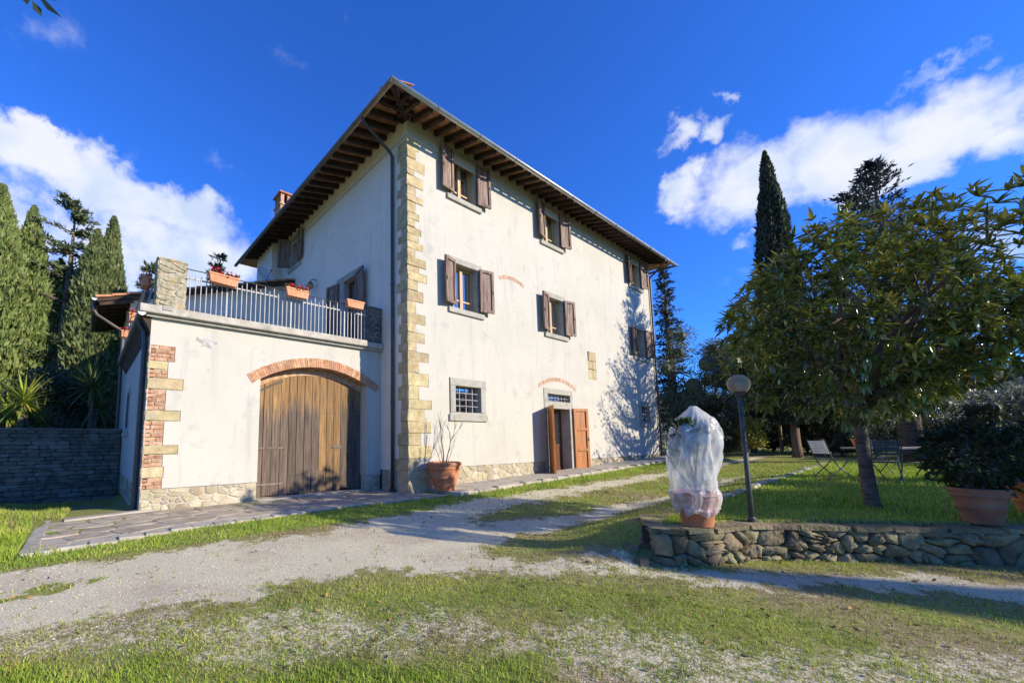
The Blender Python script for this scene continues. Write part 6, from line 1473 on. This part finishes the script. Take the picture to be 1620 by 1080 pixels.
# yuccas
def yucca(x, y, z, rosettes, mat, label, seed, L0=1.05):
    t = thing('yucca_plant', (x, y, z), label, 'plant', 'yuccas behind the yard wall'); rr = random.Random(seed); meshes = []
    for v in range(3):
        q = MB(); n = 5; w = 0.06; P = []
        for i in range(n + 1):
            f = i / n; hw = w / 2 * (1 - f ** 2.2) * (0.7 + 0.6 * min(1, f * 4)); dz_ = -(0.04 + 0.07 * v) * f * f * 2; P += [(-hw, f, dz_ + 0.012 * (1 - f)), (0, f, dz_), (hw, f, dz_ + 0.012 * (1 - f))]
        q.add(P, [(3 * i + k, 3 * i + k + 1, 3 * i + 4 + k, 3 * i + 3 + k) for i in range(n) for k in (0, 1)])
        me = bpy.data.meshes.new('leaf'); me.from_pydata(q.v, [], q.f); me.materials.append(mat); meshes.append(me)
    for (ox, oy, oz, n_, sc_) in rosettes:
        q = MB(); q.tube([(x + ox * 0.2, y + oy * 0.2, z), (x + ox * 0.7, y + oy * 0.7, z + oz * 0.6), (x + ox, y + oy, z + oz)], [0.09, 0.075, 0.06], 7); obj('trunk', q, BARK, t)
        for i in range(n_):
            f = (i + 0.5) / n_; el = R(82 - 128 * f); a = i * 2.39996 + rr.uniform(-.2, .2); d = Vector((math.cos(el) * math.cos(a), math.cos(el) * math.sin(a), math.sin(el)))
            o = bpy.data.objects.new('leaf', meshes[rr.randrange(3)]); COL.objects.link(o); o.parent = t
            side = d.cross(Vector((0, 0, 1))).normalized(); up = side.cross(d); L_ = L0 * sc_ * rr.uniform(0.8, 1.1); M_ = Matrix.Identity(4)
            for k in range(3): M_[k][0], M_[k][1], M_[k][2] = side[k] * L_, d[k] * L_, up[k] * L_
            M_.translation = Vector((ox, oy, oz)) + d * 0.04; o.matrix_local = M_
yucca(-8.02, 9.3, 1.15, [(0, 0, 1.45, 60, 1.0), (-0.35, 0.2, 1.0, 40, 0.9)], YUCC, 'yellow green yucca catching the sun behind the wall at left', 121)
yucca(-7.55, 9.1, 1.15, [(0, 0, 0.75, 46, 0.85)], YUCD, 'low green yucca rosette beside the sunlit yucca', 122)
yucca(-6.35, 9.6, 1.0, [(0, 0, 2.25, 60, 1.0), (0.15, 0.2, 1.5, 34, 0.9)], YUCD, 'shaded yucca on a bare stem next to the annex downspout', 123)

# --- right group
cypress(18.9, -4.35, 14.9, 0.98, 20000, CYPD, 'tall slender cypress standing alone against the cloud', 131, clear=0.10, spray=0.22, col=0.60, width=0.25)
cypress(20.8, -4.85, 5.6, 1.35, 8000, CYPD, 'short dark clipped cypress with bare trunk right of the tall one', 132, clear=0.15, spray=0.24, group='clipped cypress')
conifer(17.6, -7.75, 12.0, 5.2, 17000, FIRB, 'dark blue cedar rising above the loquat crown', 133, clear=0.18, tiers=34, spray=0.22, droop=0.20, shape=0.95, per=6)
conifer(20.8, 1.2, 11.4, 1.25, 4500, FIRB, 'dark fir close behind the right corner of the house', 134, name='fir_tree', tiers=34, spray=0.30, clear=0.1)
broadleaf(19.4, -0.7, 7.3, 2.6, 22000, GREYO, 'rounded evergreen oak left of the lamp behind the house corner', 135, leaf=0.11, base=0.06)
broadleaf(21.6, -2.2, 6.6, 2.3, 14000, OAKL, 'evergreen oak between the house and the tall cypress', 136)
broadleaf(26.5, -1.2, 8.0, 3.0, 12000, OAKL, 'tallest evergreen oak at the back of the dark thicket', 137)
broadleaf(17.3, -1.95, 3.0, 1.0, 7000, OAKL, 'dark low bush filling the gap at the right house corner', 149, name='corner_bush', leaf=0.11, base=0.0, trunk_r=0.05, cat='bush')
broadleaf(17.6, -2.85, 2.0, 0.8, 4200, YELB, 'yellow green shrub glowing behind the lamp post', 138, name='yellow_shrub', leaf=0.11, base=0.05, trunk_r=0.05, cat='bush')
broadleaf(25.0, -4.6, 3.6, 1.2, 2600, GREYB, 'pale grey leafless bush beyond the wooden post', 139, name='bare_bush', leaf=0.30, base=0.3, wid=0.05, trunk_r=0.05, cat='bush', inner=False)
# bushes along the garden edge behind the table
hb = [(22.5, -6.6, 1.9, 1.4, OLIVE), (21.5, -8.2, 1.6, 1.3, OAKL), (20.6, -9.8, 2.3, 1.6, OAKL), (18.6, -11.2, 2.6, 1.6, OLIVE), (16.0, -12.6, 2.2, 1.5, OAKL), (13.2, -13.2, 1.9, 1.4, OAKL), (10.9, -13.4, 2.0, 1.4, LAUR)]
hb += [(25.5, -6.0, 2.9, 1.8, OLIVE), (26.5, -3.6, 3.1, 1.9, GREYO), (25.0, -8.8, 2.7, 1.8, GREYO), (23.5, -11.2, 2.9, 1.9, OLIVE), (28.0, -0.6, 3.6, 2.2, GREYO), (23.0, -4.1, 1.75, 1.3, GREYO), (22.6, -5.4, 1.6, 1.2, OLIVE), (23.4, -2.7, 2.0, 1.4, OAKL)]
hl = ['greyish shrub just right of the clipped cypress trunk', 'low dark shrub behind the left end of the table', 'dense dark shrub behind the table plant', 'silvery shrub behind the right end of the table', 'dark shrub above the half hidden folding armchair', 'dark shrub behind the large potted bush', 'dark laurel shrub at the right edge of the garden', 'pale olive shrub far behind the two cypress trunks', 'grey green shrub far behind the wooden post', 'grey green shrub far behind the sunlit chair', 'pale shrub far behind the table', 'grey shrub far behind the rounded oak', 'low grey shrub directly behind the tall cypress trunk', 'low pale shrub between the two cypress trunks', 'dark shrub behind the yellow green bush']
for i, (a, b, h_, r_, mt_) in enumerate(hb): broadleaf(a, b, h_, r_, 5000, mt_, hl[i], 140 + i, name='garden_shrub', leaf=0.11, base=0.03, trunk_r=0.06, cat='bush', group='shrubs along the far garden edge')
obj('fence_post', MB().tube([(21.6, -3.35, 0.3), (21.6, -3.35, 2.05)], 0.075, 8), WOODP, None, 'pale wooden fence post between lamp and tall cypress', 'post', loc=(21.6, -3.35, 0.3))

# --- loquat with large leaves
qx, qy = 2.50, -7.70; qz = gz(qx, qy)
loq = thing('loquat_tree', (qx, qy, qz), 'big leaved loquat tree on the lawn with spreading round crown', 'tree')
trunk_tube(loq, [(qx + 0.02, qy - 0.02, qz - 0.15), (qx, qy, qz + 0.08), (qx - 0.02, qy + 0.02, qz + 0.7), (qx - 0.03, qy + 0.02, qz + 1.25), (qx + 0.0, qy, qz + 1.55)], [0.115, 0.088, 0.074, 0.07, 0.068], BARK, 14)
rr = random.Random(77); rg_ = np.random.default_rng(77); limb = MB(); ctr = Vector((2.48, -8.0, 3.04)); ros = []
RX = Vector((2.0, 2.0, 1.56))
for i in range(19):
    a = i * 2.4 + rr.uniform(-.3, .3); el = rr.uniform(-0.15, 1.0); d = Vector((math.cos(a) * math.cos(el), math.sin(a) * math.cos(el), math.sin(el)))
    e = Vector((ctr.x + d.x * RX.x * 0.75, ctr.y + d.y * RX.y * 0.75, ctr.z + d.z * RX.z * 0.75)); s0 = Vector((qx, qy, qz + rr.uniform(1.2, 1.55))); mid_ = s0.lerp(e, 0.5) + Vector((rr.uniform(-.2, .2), rr.uniform(-.2, .2), 0.15))
    limb.tube([s0, mid_, e], [0.055, 0.038, 0.016], 6)
    for j in range(6):
        f = s0.lerp(e, rr.uniform(0.4, 1)); g_ = f + Vector((rr.uniform(-.6, .6), rr.uniform(-.6, .6), rr.uniform(-.3, .5))); limb.tube([f, f.lerp(g_, 0.5) + Vector((0, 0, 0.05)), g_], [0.016, 0.012, 0.007], 5)
obj('limbs', limb, BARK, loq)
tries = 0
while len(ros) < 1750 and tries < 60000:
    tries += 1; d = Vector((rr.gauss(0, 1), rr.gauss(0, 1), rr.gauss(0, 1))).normalized(); k = rr.random() ** 0.33
    lump = 0.66 + 0.66 * float(fbm(np.array([math.atan2(d.y, d.x) * 1.7 + 5]), np.array([d.z * 2.2 + 3]), 3)[0])
    if k < 0.34: continue
    p = Vector((ctr.x + d.x * RX.x * k * lump, ctr.y + d.y * RX.y * k * lump, ctr.z + d.z * RX.z * k * lump))
    if p.z < 1.55: continue
    if float(vnoise(np.array([p.x * 1.7 + 3]), np.array([p.y * 1.7 + p.z * 2.1]))[0]) < 0.38: continue        # holes in the crown
    ros.append((p, (d + Vector((0, 0, 0.55))).normalized(), k))
lq = []
for p, d, k in ros:
    m_ = rr.randrange(8, 13); s_ = d.orthogonal().normalized(); t_ = d.cross(s_)
    for j in range(m_):
        a = j * 2.39996 + rr.uniform(-.3, .3); el = rr.uniform(0.05, 0.95) if j > 2 else rr.uniform(0.9, 1.35)
        dd = (s_ * math.cos(a) * math.cos(el) + t_ * math.sin(a) * math.cos(el) + d * math.sin(el)).normalized(); dd = (dd + Vector((0, 0, -0.12))).normalized(); lq.append((p, dd, rr.uniform(0.09, 0.20)))
def loq_mesh(v):
    n = 5; P = []
    for i in range(n + 1):
        f = i / n; hw = 0.118 * math.sin(math.pi * min(1, f ** 0.85 * 0.98 + 0.02)) ** 0.8 + 0.004; dz_ = -(0.10 + 0.13 * v) * f * f; P += [(-hw, f, dz_ + 0.05 * hw / 0.118), (0, f, dz_ - 0.012), (hw, f, dz_ + 0.05 * hw / 0.118)]
    return P, [(3 * i + k, 3 * i + k + 1, 3 * i + 4 + k, 3 * i + 3 + k) for i in range(n) for k in (0, 1)]
LM = []
for v in range(3):
    P, Fv = loq_mesh(v); me = bpy.data.meshes.new('leaf'); me.from_pydata(P, [], Fv); me.materials.append(LOQO); me.polygons.foreach_set('use_smooth', [True] * len(me.polygons)); LM.append((me, np.array(P), np.array(Fv)))
def leaf_mat(p, dd, L_):
    up0 = Vector((rr.uniform(-.4, .4), rr.uniform(-.4, .4), 1)); side = dd.cross(up0).normalized(); up = side.cross(dd); M_ = Matrix.Identity(4)
    for k in range(3): M_[k][0], M_[k][1], M_[k][2] = side[k] * L_, dd[k] * L_, up[k] * L_
    M_.translation = p; return M_
lq.sort(key=lambda t: (t[0] - CAM).length)
VV, FF, off = [], [], 0
for i, (p, dd, L_) in enumerate(lq):
    me, Pn, Fn = LM[rr.randrange(3)]; M_ = leaf_mat(p, dd, L_)
    if i < 300:
        o = bpy.data.objects.new('leaf', me); COL.objects.link(o); o.parent = loq; M_.translation = p - ORG[loq]; o.matrix_local = M_
    else:
        A = np.array(M_.to_3x3()); VV.append(Pn @ A.T + np.array(p)); FF.append(Fn + off); off += len(Pn)
npobj('leaf_mass', np.concatenate(VV), np.concatenate(FF), LOQ, loq, kind='stuff', smooth=True)

# --- laurel standing left of the frame: only one twig reaches into the picture
lt = thing('laurel_tree', (-9.4, -6.9, gz(-9.4, -6.9)), 'laurel whose leafy twig hangs into the top left corner', 'tree')
z0 = gz(-9.4, -6.9); trunk_tube(lt, [(-9.4, -6.9, z0 - 0.2), (-9.35, -6.85, z0 + 1.4), (-9.3, -6.8, z0 + 2.8)], [0.11, 0.085, 0.06], BARK)
tw = [(-9.3, -6.8, z0 + 2.7), (-8.2, -6.65, 3.16), (-7.2, -6.45, 3.22), (-6.72, -6.365, 3.14), (-6.676, -6.358, 3.05)]
TW3 = [(-6.691, -6.339, 3.03), (-6.655, -6.36, 2.962), (-6.677, -6.354, 3.05), (-6.593, -6.408, 2.959), (-6.712, -6.326, 3.05), (-6.704, -6.327, 3.011), (-6.66, -6.37, 3.06), (-6.615, -6.401, 3.025)]
obj('twig', MB().tube(tw, [0.03, 0.018, 0.009, 0.005, 0.003], 6), TWIG, lt)
rg_ = np.random.default_rng(15); n = 900; D = unit(rg_.normal(size=(n, 3))); P = np.array([-9.5, -6.9, 3.3]) + D * rg_.uniform(0.4, 1, (n, 1)) * np.array([1.1, 1.2, 1.2])
V1 = leaf_cards(P, D + rg_.normal(0, .5, D.shape), 0.12, 0.045, rg_)
tp3 = np.array(TW3[0::2]); td3 = np.array(TW3[1::2]) - tp3; V3 = leaf_cards(tp3, td3, np.linalg.norm(td3, axis=1), 0.028, rg_, 0.05); V2 = V3; V, F = merge([V1, V2]); npobj('crown', V, F, LAUR, lt, kind='stuff')

# --- trees outside the right edge whose shade lies on lawn, low wall and lane
for i, (a, b, h_) in enumerate(((9.0, -20.6, 7.7), (10.3, -20.5, 7.7), (12.0, -20.6, 7.2), (14.6, -20.6, 6.2), (17.2, -20.9, 5.7), (20.2, -20.8, 5.7), (23.2, -21.2, 5.8))):
    broadleaf(a, b, h_, 1.45 if i == 0 else 2.1, 9000, OAKL, ('evergreen oak nearest the lane outside the right edge', 'bushy oak right behind the first lane oak', 'second oak along the lane hedge', 'third oak along the lane hedge', 'fourth oak along the lane hedge', 'fifth oak along the lane hedge', 'last oak of the lane hedge')[i], 160 + i, name='hedge_oak_tree', leaf=0.26, base=0.0, blobs=56, ik=0.9, flat=True, group='oaks along the lane')
cypress(8.0, -23.3, 8.3, 0.62, 4000, CYPD, 'slim cypress beside the lane casting the long pointed shadow', 170, spray=0.3, group='slim lane cypresses')
cypress(8.9, -24.6, 8.6, 0.62, 4000, CYPD, 'second slim cypress beside the lane', 171, spray=0.3, group='slim lane cypresses')

# ================================================================== FAR HILLSIDE
ua = np.radians(np.linspace(-70, 160, 70)); ur = np.array([60, 80, 105, 135, 170, 215, 270, 340]); hz = np.array([-4.0, -2.0, 2.0, 7.0, 12.5, 18.5, 24.0, 20.0])
A_, Rr_ = np.meshgrid(ua, ur, indexing='ij'); HXx = 4 + Rr_ * np.sin(A_); HYy = Rr_ * np.cos(A_)
HZz = np.tile(hz, (70, 1)) * (0.75 + 0.5 * fbm(A_ * 3 + 2, Rr_ * 0.01, 3)) + (fbm(HXx * 0.05, HYy * 0.05, 3) - 0.5) * 4
i_, j_ = np.meshgrid(np.arange(69), np.arange(7), indexing='ij'); a0 = (i_ * 8 + j_).ravel()
npobj('hill', np.stack([HXx, HYy, HZz], -1).reshape(-1, 3), np.stack([a0, a0 + 1, a0 + 9, a0 + 8], 1), nmat('hill_grass', (0.07, 0.085, 0.04), (0.13, 0.13, 0.075), 0.08, 8, 0.95, 0.5, 0.6, bdist=1.0), kind='structure', smooth=True, label='wooded hillside far behind the garden', cat='hill')
rg_ = np.random.default_rng(91); n = 2600; an = np.radians(rg_.uniform(25, 130, n)); rd = rg_.uniform(70, 300, n); X = 4 + rd * np.sin(an); Y = rd * np.cos(an)
Zh = np.interp(rd, ur, hz) * (0.75 + 0.5 * fbm(an * 3 + 2, rd * 0.01, 3)) + (fbm(X * 0.05, Y * 0.05, 3) - 0.5) * 4
Ps, Ds = [], []
per = 26
for k in range(per):
    D = unit(rg_.normal(size=(n, 3)) + [0, 0, 0.4]); r_ = rg_.uniform(1.2, 2.6, n); Ps.append(np.stack([X, Y, Zh + 1.2], 1) + D * (r_ * rg_.uniform(0.5, 1, n))[:, None]); Ds.append(D + rg_.normal(0, .6, D.shape))
P = np.concatenate(Ps); V, F = leaf_cards(P, np.concatenate(Ds), rg_.uniform(0.7, 1.4, len(P)), 0.7, rg_)
npobj('hillside_wood', V, F, OLIVE, label='grey green olive and scrub cover on the far hillside', cat='woodland', kind='stuff')
